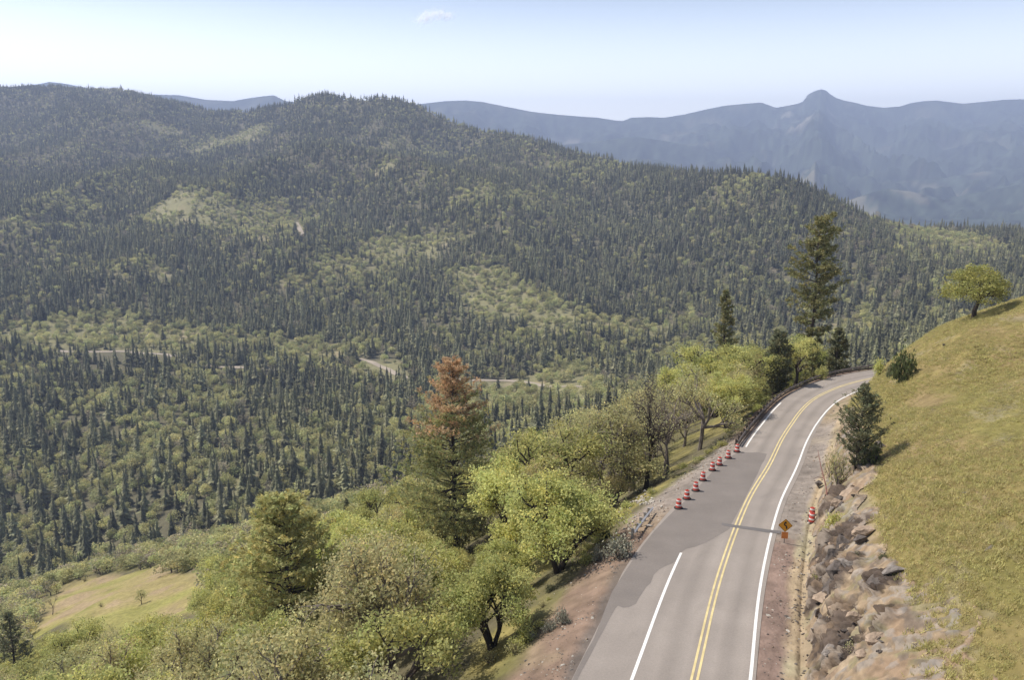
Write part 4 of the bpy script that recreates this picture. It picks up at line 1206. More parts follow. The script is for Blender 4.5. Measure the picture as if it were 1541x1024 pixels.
dk = 0.35 + 0.9 * fbm(FP[:, 0] / 150, FP[:, 1] / 200, 231, 3) + 0.35 * sstep(0.12, 0.3, ux) * sstep(1000, 1300, FP[:, 1]) + 0.25 * sstep(2500, 3200, FP[:, 1]) + 0.2 * sstep(620, 540, FP[:, 1])
spec = np.where((spec == 0) & (frng.uniform(0, 1, len(FP)) < dk), 3, spec)
sparse = sstep(0.05, 0.4, fbm(FP[:, 0] / 85, FP[:, 1] / 110, 241, 3)) * 0.55
gone |= frng.uniform(0, 1, len(FP)) < sparse
FP, FZ, spec, hgt = FP[~gone], FZ[~gone], spec[~gone], hgt[~gone]

LCA = (lod_conifer(301, 0.17, 24, 15), lod_conifer(302, 0.21, 20, 15, 0.06, 0.4), lod_conifer(303, 0.14, 26, 13, 0.1, 0.35), lod_conifer(304, 0.22, 17, 14, 0.18, 0.5), lod_conifer(305, 0.18, 21, 14, 0.12, 0.5))
LD = [make_mesh('conifer', V, F, [M['conifer_dark'], M['bark_grey']], mi, T) for V, F, T, mi in LCA]
LC = [make_mesh('conifer', V, F, [M['conifer_far'], M['bark_grey']], mi, T) for V, F, T, mi in
      LCA]
LB = [make_mesh('broadleaf', V, F, [M['leaf_far'], M['bark_grey']], mi, T) for V, F, T, mi in
      (lod_round(311), lod_round(312, rx=0.6, lumps=11), lod_round(313, rx=0.42, lumps=7))]
LG = [make_mesh('bare_tree', V, F, [M['twig_far'], M['bark_grey']], mi, T) for V, F, T, mi in
      (lod_round(321, n=300, rx=0.38, leaf=0.07, lumps=8), lod_round(322, n=260, rx=0.32, leaf=0.065, lumps=7))]

size = hgt / FP[:, 1]
upx = FP[:, 0] / FP[:, 1]
inview = (np.abs(upx) < 0.655)
EDGE_PX = project(FP[:, 0], FP[:, 1], FZ)
def zone(px, py):
    a = 'far to the left' if px < 260 else ('behind the meadow' if px < 430 else ('left of the rust-topped pine' if px < 620 else ('right of the rust-topped pine' if px < 860 else 'behind the oaks by the guardrail')))
    return a
def individuals(code, n, meshes, name, cat, look, group):
    c = np.where(np.isin(spec, code) & inview)[0]
    # nearest, hence largest, first
    c = c[np.argsort(-size[c])][:n]
    med = np.median(hgt[c])
    for i in c:
        x, y = FP[i]; h = hgt[i]
        ms_ = LD if spec[i] == 3 else meshes
        o = new_obj(name, ms_[random.randrange(len(ms_))], None, (x, y, FZ[i] - 0.3))
        o.rotation_euler = (0, 0, random.uniform(0, 6.28))
        wv = random.uniform(0.9, 1.2)
        o.scale = (h * wv, h * wv, h)
        px, py, _ = project(x, y, FZ[i])
        tag(o, f"{'tall' if h > med else 'shorter'} {'dark ' if spec[i] == 3 else 'olive ' if code != (1,) else ''}{look} at the valley forest edge {zone(px, py)}", cat, group)
    m = np.ones(len(spec), bool); m[c] = False
    return m
mk = individuals((0, 3), 300, LC, 'conifer_tree', 'tree', 'conifer', 'conifers along the near edge of the valley forest')
mk &= individuals((1,), 150, LB, 'valley_oak', 'tree', 'rounded pale green tree', 'leafy trees among the nearest valley conifers')
FP, FZ, spec, hgt = FP[mk], FZ[mk], spec[mk], hgt[mk]

def scatter(name, X, Y, Z, H, meshes, wv=(0.88, 1.2)):
    """one 'stuff' object: points carrying height and turn, instanced by a geometry-nodes group"""
    n = len(X)
    me = bpy.data.meshes.new(name)
    me.vertices.add(n)
    me.vertices.foreach_set('co', np.stack([X, Y, Z - 0.3], 1).astype(np.float32).ravel())
    rng = np.random.default_rng(len(name) + n)
    a = me.attributes.new('turn', 'FLOAT_VECTOR', 'POINT'); a.data.foreach_set('vector', np.stack([rng.normal(0, .02, n), rng.normal(0, .02, n), rng.uniform(0, 6.28, n)], 1).astype(np.float32).ravel())
    wd = rng.uniform(wv[0], wv[1], n)
    a = me.attributes.new('size', 'FLOAT_VECTOR', 'POINT'); a.data.foreach_set('vector', np.stack([H * wd, H * wd, H], 1).astype(np.float32).ravel())
    a = me.attributes.new('pick', 'INT', 'POINT'); a.data.foreach_set('value', rng.integers(0, len(meshes), n).astype(np.int32))
    o = new_obj(name, me); o['kind'] = 'stuff'
    src = bpy.data.collections.new(name + '_kinds')
    for k, m_ in enumerate(meshes): src.objects.link(bpy.data.objects.new(m_.name.split('.')[0] + '_kind', m_))
    g = bpy.data.node_groups.new(name, 'GeometryNodeTree')
    g.interface.new_socket('Geometry', in_out='INPUT', socket_type='NodeSocketGeometry')
    g.interface.new_socket('Geometry', in_out='OUTPUT', socket_type='NodeSocketGeometry')
    N = g.nodes; L = g.links
    gi = N.new('NodeGroupInput'); go = N.new('NodeGroupOutput')
    ip = N.new('GeometryNodeInstanceOnPoints'); ci = N.new('GeometryNodeCollectionInfo')
    ci.inputs['Collection'].default_value = src; ci.inputs['Separate Children'].default_value = True; ci.inputs['Reset Children'].default_value = True
    ip.inputs['Pick Instance'].default_value = True
    def att(nm, t):
        q = N.new('GeometryNodeInputNamedAttribute'); q.data_type = t; q.inputs['Name'].default_value = nm; return q.outputs[0]
    er = N.new('FunctionNodeEulerToRotation')
    L.new(gi.outputs[0], ip.inputs['Points']); L.new(ci.outputs[0], ip.inputs['Instance'])
    L.new(att('pick', 'INT'), ip.inputs['Instance Index'])
    L.new(att('turn', 'FLOAT_VECTOR'), er.inputs[0]); L.new(er.outputs[0], ip.inputs['Rotation'])
    L.new(att('size', 'FLOAT_VECTOR'), ip.inputs['Scale']); L.new(ip.outputs[0], go.inputs[0])
    md = o.modifiers.new('scatter', 'NODES'); md.node_group = g
    return o
for code, nm, ms in ((0, 'conifer_forest', LC), (1, 'broadleaf_woods', LB), (2, 'bare_woods', LG), (3, 'dark_conifer_forest', LD)):
    k = spec == code
    scatter(nm, FP[k, 0], FP[k, 1], FZ[k], hgt[k], ms)
if STUFF_OAK:
    S = np.array([t[:4] for t in STUFF_OAK], float)
    kk = np.array([t[4] in ('dense', 'dark') for t in STUFF_OAK])
    scatter('slope_woods', S[kk, 0], S[kk, 1], S[kk, 2], S[kk, 3], LB, (0.95, 1.25))
    scatter('twiggy_woods', S[~kk, 0], S[~kk, 1], S[~kk, 2], S[~kk, 3], LG, (1.2, 1.6))
print('forest', len(FP), 'hill oaks', len(HP))
# ------------------------------------------------------------------ guardrails
def rail_points(px, off_fn, y0, y1, step):
    s0 = np.interp(y0, RC[:190, 1], RS[:190]); 
    return s0
def along(s, off):
    x = np.interp(s, RS, RC[:, 0]); y = np.interp(s, RS, RC[:, 1])
    nx = np.interp(s, RS, RN[:, 0]); ny = np.interp(s, RS, RN[:, 1]); l = math.hypot(nx, ny); nx /= l; ny /= l
    return np.array([x + nx * off, y + ny * off]), np.array([nx, ny])

W_PROF = [(-0.155, 0.0), (-0.12, 0.0), (-0.085, 0.075), (-0.045, 0.075), (0.0, 0.012), (0.045, 0.075), (0.085, 0.075), (0.12, 0.0), (0.155, 0.0)]
def w_rail(pts, nrm, top, th=0.012):
    """corrugated beam: profile in (height, towards the road)"""
    V = []; F = []; m = len(W_PROF)
    for (p, n) in zip(pts, nrm):
        for side in (0, 1):
            for (hz, o) in W_PROF:
                oo = o - side * th
                V.append((p[0] + n[0] * oo, p[1] + n[1] * oo, p[2] + top - 0.155 + hz))
    for i in range(len(pts) - 1):
        a, b = i * 2 * m, (i + 1) * 2 * m
        for k in range(m - 1):
            F.append((a + k, b + k, b + k + 1, a + k + 1)); F.append((a + m + k + 1, b + m + k + 1, b + m + k, a + m + k))
        F.append((a, a + m, b + m, b)); F.append((b + m - 1, b + 2 * m - 1, a + 2 * m - 1, a + m - 1))
    F.append(tuple(range(0, m)) + tuple(range(2 * m - 1, m - 1, -1)))
    e = (len(pts) - 1) * 2 * m
    F.append(tuple(e + k for k in range(m - 1, -1, -1)) + tuple(e + m + k for k in range(m)))
    return V, F

S_RAIL0 = float(np.interp(91.5, RC[:150, 1], RS[:150]))
S_RAIL1 = S_RAIL0 + 78
def rail_off(s): return float(np.interp(s - S_RAIL0, [0, 20, 34, 44, 56, 78], [-4.45, -4.35, -4.35, -4.75, -4.9, -4.9]))
gr_ = empty('guardrail', (0, 0, 0)); 
c0, _ = along(S_RAIL0, rail_off(S_RAIL0)); gr_.location = (c0[0], c0[1], float(zr(c0[1])))
tag(gr_, 'long weathered brown steel guardrail curving along the outer road edge to the bend', 'guardrail', 'guardrails')
O = Vector(gr_.location)
ss = np.arange(S_RAIL0 - 0.4, S_RAIL1, 0.95); pts = []; nrm = []
for s in ss:
    c, n = along(s, rail_off(s)); pts.append((c[0] - O.x, c[1] - O.y, float(zr(c[1])) - O.z)); nrm.append(n)
V, F = w_rail(pts, nrm, 0.84)
new_obj('rail', make_mesh('rail', np.array(V), F, M['rail'], tint=np.ones(len(V))), gr_)
V, F = w_rail(pts, nrm, 0.40)  # added dark beam standing in for the shadow band below the rail
new_obj('under_rail_shade', make_mesh('under_rail_shade', np.array(V), F, M['post'], tint=np.ones(len(V))), gr_)
pm = MB(); pm.box((0, 0, -0.2), (0.085, 0.085, 1.08)); pm.box((0.0, 0.14, 0.6), (0.075, 0.06, 0.17)); post_me = pm.mesh('post', M['post'])
for s in np.arange(S_RAIL0, S_RAIL1, 1.905):
    c, n = along(s, rail_off(s) - 0.29)
    o = new_obj('post', post_me, gr_, (c[0] - O.x, c[1] - O.y, float(zr(c[1])) - O.z))
    o.rotation_euler = (random.uniform(-.02, .02), random.uniform(-.02, .02), math.atan2(-n[0], n[1]))

# broken piece of guardrail on its riprap
A = road_hit(960, 808); B_ = road_hit(985, 771)
A3 = Vector((A[0] - .25, A[1], zg(A[0] - .25, A[1]))); B3 = Vector((B_[0] - .25, B_[1], zg(B_[0] - .25, B_[1])))
bg_ = empty('broken_guardrail', A3); tag(bg_, 'short pale broken end of guardrail on stumpy posts beside the new asphalt', 'guardrail', 'guardrails')
dv = (B3 - A3); n2_ = Vector((dv.y, -dv.x, 0)).normalized()
pts = [tuple(dv * t + Vector((0, 0, 0.05 * math.sin(3 * t)))) for t in np.linspace(-0.05, 1.05, 7)]
V, F = w_rail(pts, [(n2_.x, n2_.y)] * 7, 0.80)
new_obj('rail', make_mesh('rail', np.array(V), F, M['rail_pale'], tint=np.ones(len(V))), bg_)
pm = MB(); pm.box((0, 0, 0.1), (0.09, 0.09, 0.68)); pm.box((0, 0.14, 0.6), (0.075, 0.055, 0.17)); pp = pm.mesh('post', M['post_pale'])
for t in (0.02, 0.26, 0.5, 0.74, 0.98):
    q = dv * t - n2_ * 0.28
    o = new_obj('post', pp, bg_, tuple(q)); o.rotation_euler = (random.uniform(-.12, .12), random.uniform(-.12, .12), math.atan2(-n2_.x, n2_.y))

# ------------------------------------------------------------------ traffic barrels
def ring(r0, r1, z0, z1, n=20, th=0.0):
    m = MB(); m.lathe([(r0, z0), (r1, z1)], n, cap=False); return m
body = MB(); body.lathe([(0.27, 0.05), (0.275, 0.08), (0.27, 0.26), (0.255, 0.27), (0.25, 0.46), (0.237, 0.47), (0.232, 0.66), (0.218, 0.67), (0.212, 0.86), (0.20, 0.885), (0.17, 0.90), (0.16, 0.895)], 20)
body_me = body.mesh('drum', M['barrel'], True)
bands = []
for z0, z1, ra, rb in ((0.285, 0.44, 0.2585, 0.2545), (0.685, 0.845, 0.2215, 0.2165)):
    m = MB(); m.lathe([(ra - .006, z0), (ra, z0 + .003), (rb, z1 - .003), (rb - .006, z1)], 20, cap=False); bands.append(m.mesh('reflective_band', M['band'], True))
base = MB(); base.lathe([(0.40, 0.0), (0.42, 0.02), (0.41, 0.075), (0.30, 0.11), (0.272, 0.115)], 20); base_me = base.mesh('rubber_base', M['rubber'], True)
hd = MB(); hd.tube([(-0.09, 0, 0.89), (-0.07, 0, 0.955), (0.07, 0, 0.955), (0.09, 0, 0.89)], 0.022, 6); hd_me = hd.mesh('handle', M['barrel'])
def barrel(p, label, group):
    r = empty('traffic_barrel', p, random.uniform(0, 6.28), 1.04); tag(r, label, 'traffic barrel', group)
    r.rotation_euler = (random.uniform(-.02, .02), random.uniform(-.02, .02), random.uniform(0, 6.28))
    new_obj('drum', body_me, r); new_obj('rubber_base', base_me, r); new_obj('handle', hd_me, r)
    for b in bands: new_obj('reflective_band', b, r)
ORDB = ['nearest the broken guardrail', 'second from the broken guardrail', 'third from the broken guardrail', 'fourth from the broken guardrail', 'fifth from the broken guardrail', 'sixth from the broken guardrail', 'next to last before the long guardrail', 'standing at the end of the long guardrail']
for (px, py), t in zip([(1021, 766), (1033.5, 752), (1047, 739.5), (1057.5, 724), (1072, 709), (1082.5, 701), (1096, 690.5), (1109, 681)], ORDB):
    h = road_hit(px, py)
    barrel((h[0], h[1], float(zr(h[1])) + 0.028), f'red-orange and white traffic barrel by the patch, {t}', 'traffic barrels lining the left pavement edge')
for (px, py, t) in ((1221.5, 786, 'front one of the pair on the gravel pull-out'), (1222, 777, 'rear one of the pair on the gravel pull-out')):
    h = road_hit(px, py); barrel((h[0], h[1], zg(h[0], h[1])), f'bright orange traffic barrel, {t}', 'traffic barrels on the gravel pull-out')

# ------------------------------------------------------------------ warning sign
h = road_hit(1180, 818)
sg = empty('warning_sign', (h[0], h[1], zg(h[0], h[1]))); tag(sg, 'orange diamond warning sign with a small plaque, standing at the road edge', 'road sign')
m = MB(); m.box((0, 0.035, 0.85), (0.045, 0.03, 1.25)); m.build('post', M['steel'], sg)
def rounded_diamond(half, r=0.07):
    P = []
    for k in range(4):
        a = math.pi / 2 * k
        c = Vector((math.cos(a), math.sin(a))) * (half - r * 1.414)
        for j in range(5):
            b = a - math.pi / 4 + math.pi / 2 * j / 4; P.append(c + Vector((math.cos(b), math.sin(b))) * r)
    return P
def plate(P, y0, y1, cz, cx=0.0):
    mb = MB(); n = len(P)
    V = [(cx + p.x, y0, cz + p.y) for p in P] + [(cx + p.x, y1, cz + p.y) for p in P]
    F = [tuple(range(n)), tuple(range(2 * n - 1, n - 1, -1))] + [(k, n + k, n + (k + 1) % n, (k + 1) % n) for k in range(n)]
    mb.add(V, F); return mb
DZ = 1.62
face = plate(rounded_diamond(0.60), -0.006, 0.003, DZ).build('diamond_face', M['sign_face'], sg)
# black border and winding arrow
Po = rounded_diamond(0.57, 0.06); Pi = rounded_diamond(0.535, 0.05)
mb = MB(); n = len(Po); mb.add([(p.x, -0.0085, DZ + p.y) for p in Po] + [(p.x, -0.0085, DZ + p.y) for p in Pi], [(k, (k + 1) % n, n + (k + 1) % n, n + k) for k in range(n)])
mb.build('border', M['sign_black'], face)
mb = MB(); c = [(0.10, -0.30), (0.11, -0.16), (0.07, -0.05), (-0.06, 0.03), (-0.09, 0.12), (-0.05, 0.20)]
V = []; 
for k, (x, z) in enumerate(c):
    a, b = c[max(k - 1, 0)], c[min(k + 1, len(c) - 1)]; t = Vector((b[0] - a[0], b[1] - a[1])).normalized(); nn = Vector((t.y, -t.x)) * 0.06
    V += [(x - nn.x, -0.009, DZ + z - nn.y), (x + nn.x, -0.009, DZ + z + nn.y)]
mb.add(V, [(2 * k, 2 * k + 1, 2 * k + 3, 2 * k + 2) for k in range(len(c) - 1)])
mb.add([(-0.17, -0.009, DZ + 0.20), (0.11, -0.009, DZ + 0.16), (0.02, -0.009, DZ + 0.38)], [(0, 1, 2)])
mb.build('arrow', M['sign_black'], face)
sq = [Vector((x, z)) for x, z in ((-.25, -.30), (.25, -.30), (.27, -.28), (.27, .28), (.25, .30), (-.25, .30), (-.27, .28), (-.27, -.28))]
plate(sq, -0.006, 0.003, 0.72).build('plaque', M['plaque_face'], sg)
sg.rotation_euler = (0, 0, -0.16)

# ------------------------------------------------------------------ rocks
import bmesh
def rock_mesh(name, seed, mt, flat=0.6, n=16, cuts=3):
    rng = np.random.default_rng(seed)
    bm = bmesh.new()
    n = 11
    P = unit(rng.normal(size=(n, 3))) * rng.uniform(0.7, 1.0, (n, 1)); P[:, 2] *= flat
    vs = [bm.verts.new(p) for p in P]
    r = bmesh.ops.convex_hull(bm, input=vs)
    bmesh.ops.delete(bm, geom=[v for v in bm.verts if not v.link_faces], context='VERTS')
    bmesh.ops.bevel(bm, geom=bm.edges[:], offset=0.025, segments=1, affect='EDGES', profile=0.6)
    bmesh.ops.triangulate(bm, faces=bm.faces[:])
    bmesh.ops.subdivide_edges(bm, edges=bm.edges[:], cuts=2, use_grid_fill=True)
    for v in bm.verts:
        k = v.co * 3.0
        f = fbm(np.array([k.x + k.z * 0.7 + seed]), np.array([k.y - k.z * 0.9]), seed, 3)[0]
        v.co *= 1 + 0.11 * f
    me = bpy.data.meshes.new(name); bm.to_mesh(me); bm.free()
    me.materials.append(mt)
    return me
ROCK = {k: [rock_mesh('rock', 400 + 10 * j + q, M['rock_' + k], 0.62 if k != 'dark' else 0.75) for q in range(5)] for j, k in enumerate(('dark', 'tan', 'grey', 'pale'))}
LOOKR = {'dark': 'dark brown angular rock', 'tan': 'tan angular rock', 'grey': 'grey angular rock', 'pale': 'pale broken rock'}
def rock(kind, px, py, wpx, asp, name, label, group, ang=None, sink=0.3, p=None):
    p = p or ground_hit(px, py)
    zc = p.y * CT + (HC - p.z) * ST
    r = wpx * zc / FPX * 0.5
    o = new_obj(name, random.choice(ROCK[kind]), None, (p.x, p.y, zg(p.x, p.y) + r * asp * (0.5 - sink) + (0.40 if name.startswith('bank') else 0.0)))
    o.scale = (r, r * random.uniform(0.55, 0.8), r * asp * 1.3)
    o.rotation_euler = (random.uniform(-.3, .3), random.uniform(-.3, .3), ang if ang is not None else random.uniform(0, 6.28))
    tag(o, label, 'rock', group); return o
BANK = [  # kind, px, row, width, aspect, place words
 ('dark', 1258, 806, 26, 0.9, 'just above the pair of orange barrels'), ('dark', 1246, 820, 22, 1.0, 'in the dark outcrop right of the sign, left piece'), ('dark', 1268, 822, 26, 1.0, 'in the dark outcrop right of the sign, right piece'),
 ('dark', 1254, 840, 26, 0.9, 'at the foot of the dark outcrop right of the sign'), ('dark', 1240, 858, 20, 0.9, 'low on the bank left of the long dark ledge'), ('dark', 1262, 862, 40, 0.55, 'forming the upper part of the long dark ledge'),
 ('dark', 1244, 884, 34, 0.6, 'forming the lower part of the long dark ledge'), ('grey', 1280, 850, 30, 0.55, 'lying over the long dark ledge'), ('tan', 1236, 900, 24, 0.7, 'under the lower end of the long dark ledge'),
 ('dark', 1244, 938, 26, 0.8, 'in the lower dark cluster, left piece'), ('dark', 1260, 932, 22, 0.7, 'in the lower dark cluster, right piece'), ('grey', 1236, 952, 22, 0.7, 'at the bottom of the lower dark cluster'),
 ('dark', 1325, 876, 44, 0.35, 'in a long low ledge at the grass edge'), ('grey', 1346, 862, 30, 0.4, 'at the upper end of the long ledge at the grass edge'), ('dark', 1274, 970, 22, 0.7, 'near the picture bottom in the crumbling bank'),
 ('tan', 1290, 930, 26, 0.6, 'in the middle of the bare tan bank'), ('tan', 1300, 800, 30, 0.5, 'high on the bank above the dark outcrop'), ('dark', 1282, 782, 30, 0.5, 'protruding high on the bank above the orange barrels'),
 ('tan', 1262, 760, 20, 0.8, 'below the small bank pine, upper piece'), ('dark', 1250, 745, 20, 0.8, 'below the small bank pine at its shadowed foot'), ('dark', 1246, 764, 16, 0.8, 'between the bank pine and the orange barrels'),
 ('tan', 1276, 742, 22, 0.7, 'on the bank edge right of the small pine'), ('dark', 1310, 690, 26, 0.8, 'in the dark hollow right of the bank pine'), ('dark', 1322, 672, 18, 0.7, 'at the upper end of the dark hollow by the bank pine'),
 ('grey', 1250, 980, 24, 0.6, 'near the picture bottom at the foot of the bank'), ('tan', 1320, 960, 28, 0.5, 'in the bare crumbling bank near the picture bottom'), ('dark', 1335, 930, 34, 0.35, 'in a low dark ledge below the grass edge'),
 ('tan', 1302, 985, 26, 0.5, 'at the picture bottom in the bare crumbling bank'), ('dark', 1232, 836, 14, 0.8, 'at the ditch edge below the dark outcrop'), ('dark', 1296, 812, 22, 0.5, 'high on the right shoulder of the dark outcrop')]
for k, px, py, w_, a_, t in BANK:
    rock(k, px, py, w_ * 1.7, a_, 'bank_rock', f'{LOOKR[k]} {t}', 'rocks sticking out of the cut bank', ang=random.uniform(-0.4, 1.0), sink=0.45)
for i in range(90):
    f = random.random()
    if f < 0.4: px, py, t = random.gauss(1256, 12), random.gauss(830, 20), 'around the dark outcrop right of the sign'
    elif f < 0.6: px, py, t = random.gauss(1248, 14), random.gauss(942, 16), 'around the lower dark rock cluster'
    elif f < 0.8: px, py, t = random.gauss(1262, 14), random.gauss(756, 14), 'below the small bank pine'
    else: px, py, t = random.gauss(1310, 30), random.gauss(950, 25), 'on the bare crumbling bank'
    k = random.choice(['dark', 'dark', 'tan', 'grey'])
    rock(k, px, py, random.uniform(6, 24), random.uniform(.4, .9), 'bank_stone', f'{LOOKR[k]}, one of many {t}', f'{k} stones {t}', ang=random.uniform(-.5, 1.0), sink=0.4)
for px, py, w_, a_, t in ((1490, 826, 26, 0.35, 'pale flat rock alone in the grass low on the slope'), (1440, 752, 16, 0.4, 'grey rock in the grass, left of a longer grey rock'), (1455, 745, 20, 0.35, 'longer grey rock in the grass beside a smaller one'),
                         (1343, 747, 14, 0.5, 'small dark rock in the grass right of the bank'), (1358, 720, 16, 0.35, 'low grey rock in the grass above a small dark one'), (1530, 556, 12, 0.5, 'dark rock in the grass at the right picture edge'), (1420, 522, 8, 0.6, 'small dark stone high in the grass below the lone oak')):
    rock('grey' if 'dark' not in t else 'dark', px, py, w_, a_, 'field_rock', t, 'rocks lying in the grass', ang=0.4, sink=0.35)
# ditch stones and riprap
for i in range(46):
    t = random.random()
    px, py = random.uniform(1196, 1236), random.uniform(828, 1015)
    k = random.choice(['grey', 'grey', 'tan', 'dark'])
    band = 'near the sign' if py < 880 else ('halfway down the ditch' if py < 950 else 'near the picture bottom')
    rock(k, px, py, random.uniform(3.5, 8.5), random.uniform(.5, .8), 'ditch_stone', f'small {k} stone lying in the tan ditch {band}', f'stones in the ditch {band}')
for i in range(58):
    f = random.random()
    if f < 0.55: px, py = random.gauss(976, 11), random.gauss(756, 9)
    elif f < 0.8: px, py = random.gauss(958, 16), 790 - 0.9 * (random.gauss(958, 10) - 955)
    else: px = random.uniform(930, 972); py = 772 - 0.55 * (px - 930) + random.uniform(-3, 4)
    t = 'above the broken guardrail' if py < 768 else 'around the broken guardrail'
    rock('pale', px, py, random.uniform(4.5, 12), random.uniform(.6, .9), 'riprap_rock', f'pale broken riprap rock {t}', f'riprap {t}')
for i in range(26):
    px = 1000 + (1108 - 1000) * random.random(); py = np.interp(px, [1000, 1040, 1075, 1108], [748, 718, 692, 668]) + random.uniform(-6, 5)
    rock('tan' if random.random() < .5 else 'pale', px, py, random.uniform(3, 7), .6, 'edge_stone', 'small pale stone on the gravel edge behind the barrels', 'stones behind the barrels')

# ------------------------------------------------------------------ bushes
BUSH = {}
for nm, mt, hh, rr, kw in (('sage', 'sage', 1.0, 1.0, dict(n=900, leaf=0.15)), ('green', 'oak_leaf', 1.0, 0.9, dict(n=700, leaf=0.17)), ('dark', 'dark_leaf', 1.0, 0.85, dict(n=900, leaf=0.16)), ('dry', 'dull_leaf', 1.0, 0.9, dict(n=380, leaf=0.13, stems=26)), ('olive', 'needle_grey', 1.0, 0.9, dict(n=900, leaf=0.15))):
    BUSH[nm] = []
    for q in range(2):
        mb, arr = bush_arrays(hh, rr, 500 + q + len(BUSH) * 7, **kw)
        BUSH[nm].append((mb.mesh('stems', M['bark_grey']), crown_mesh('leaves', arr, M[mt])))
def bush(kind, px, py, wpx, hpx, label, group=None, name='shrub'):
    p = ground_hit(px, py); zc = p.y * CT + (HC - p.z) * ST
    s = wpx * zc / FPX * 0.5; sz = hpx * zc / FPX
    r = empty(name, (p.x, p.y, zg(p.x, p.y) - 0.05), random.uniform(0, 6.28)); r.scale = (s, s, sz)
    tag(r, label, 'shrub', group)
    a, b = random.choice(BUSH[kind]); new_obj('stems', a, r); new_obj('leaves', b, r)
for k, px, py, w_, h_, t in (
 ('sage', 928, 840, 50, 32, 'large pale grey sagebrush beside the broken guardrail'), ('sage', 897, 846, 24, 22, 'smaller pale grey sagebrush left of the large one'), ('sage', 846, 941, 26, 24, 'round grey sagebrush at the top of the lower shoulder clump'),
 ('sage', 826, 950, 24, 16, 'low grey sagebrush in the middle of the lower shoulder clump'), ('sage', 801, 962, 16, 12, 'small dry grey sagebrush at the left end of the lower shoulder clump'),
 ('dark', 905, 814, 30, 26, 'dark shrub in shadow behind the large sagebrush'), ('dark', 1356, 577, 42, 50, 'dark green bushy juniper on the grass above the road bend'), ('olive', 1342, 566, 20, 22, 'small olive bush left of the dark juniper on the grass'),
 ('green', 1324, 562, 22, 24, 'small bright bush where the hill meets the guardrail end'), ('dry', 1262, 728, 38, 54, 'grey leafless bush at the foot of the small bank pine'), ('dry', 1250, 716, 26, 44, 'thin grey bush at the road side of the bank pine'), ('dark', 1310, 694, 34, 40, 'dark bush in the hollow right of the bank pine'), ('olive', 1300, 664, 20, 26, 'small olive bush behind the bank pine'),
 ('green', 1258, 788, 34, 24, 'bright green bush beside the pair of orange barrels'), ('green', 1244, 800, 22, 16, 'low green bush at the bank foot below the bright one'), ('olive', 1290, 838, 20, 16, 'blue-green tuft growing on the long dark ledge'), ('olive', 1330, 836, 16, 14, 'small green tuft on the grass edge above the bank'),
 ('green', 1236, 571, 20, 20, 'small bright bush hanging over the guardrail at the bend'), ('green', 1142, 607, 26, 40, 'bright green bush behind the guardrail by the small conifer'), ('dry', 1336, 934, 28, 14, 'dry bush above the crumbling bank'), ('dry', 1284, 972, 30, 16, 'grey dry bush low in the crumbling bank'), ('olive', 1318, 596, 10, 8, 'tiny dark tuft on the grass above the bank pine'),
 ('dry', 1330, 650, 18, 12, 'dry tuft on the edge of the bank above the dark hollow'), ('green', 1229, 866, 14, 14, 'small green tuft in the ditch below the dark outcrop'),
 ('dry', 96, 880, 16, 8, 'low dry bush near the far rim of the meadow'), ('dry', 128, 876, 14, 8, 'second low dry bush near the far rim of the meadow'), ('dry', 152, 914, 10, 6, 'tiny dark bush in the middle of the meadow')):
    bush(k, px, py, w_, h_, t)
# tall dry grass tufts and low scrub on the left shoulder
TUFT = [mb_arr for mb_arr in BUSH['dry']]
for i in range(60):
    y = random.uniform(44, 118); s_ = float(np.interp(y, RC[:170, 1], RS[:170])); le = LEf(y)
    q = float(np.interp(y, [44, 60, 70, 80, 95, 118], [5.6, 4.6, 6.0, 4.0, 2.2, 2.6])) + random.uniform(-0.6, 2.6)
    c, n = along(s_, le - q)
    k = random.choice(['dry', 'green', 'olive', 'green'])
    r = empty('shoulder_shrub', (c[0], c[1], zg(c[0], c[1]) - 0.05), random.uniform(0, 6.28)); sc_ = random.uniform(0.3, 0.95)
    r.scale = (sc_, sc_, sc_ * random.uniform(0.7, 1.3))
    t = 'beside the lower road' if y < 62 else ('behind the barrels' if y < 90 else 'behind the guardrail')
    tag(r, f"small {'dry' if k == 'dry' else 'green'} shrub on the left shoulder {t}", 'shrub', f'shrubs on the left shoulder {t}')
    a, b = random.choice(BUSH[k]); new_obj('stems', a, r); new_obj('leaves', b, r)

# fallen dead branch at the foot of the bank
p0 = ground_hit(1247, 770); p1 = road_hit(1225, 733)
br = MB(); a = Vector((0, 0, 0.1)); b = Vector((p1[0] - p0.x - 0.4, p1[1] - p0.y - 1.2, 1.6))
br.tube([a, a.lerp(b, .35) + Vector((0.1, 0, .15)), a.lerp(b, .7), b], [0.09, 0.07, 0.05, 0.02], 6)
br.tube([a.lerp(b, .5), a.lerp(b, .5) + Vector((-.5, .1, .05)), a.lerp(b, .5) + Vector((-.9, 0, -.1))], [0.035, 0.025, 0.01], 5)
tag(br.build('dead_branch', M['dead_wood'], None, p0), 'reddish dead branch leaning out from the bank by the orange barrels', 'branch')

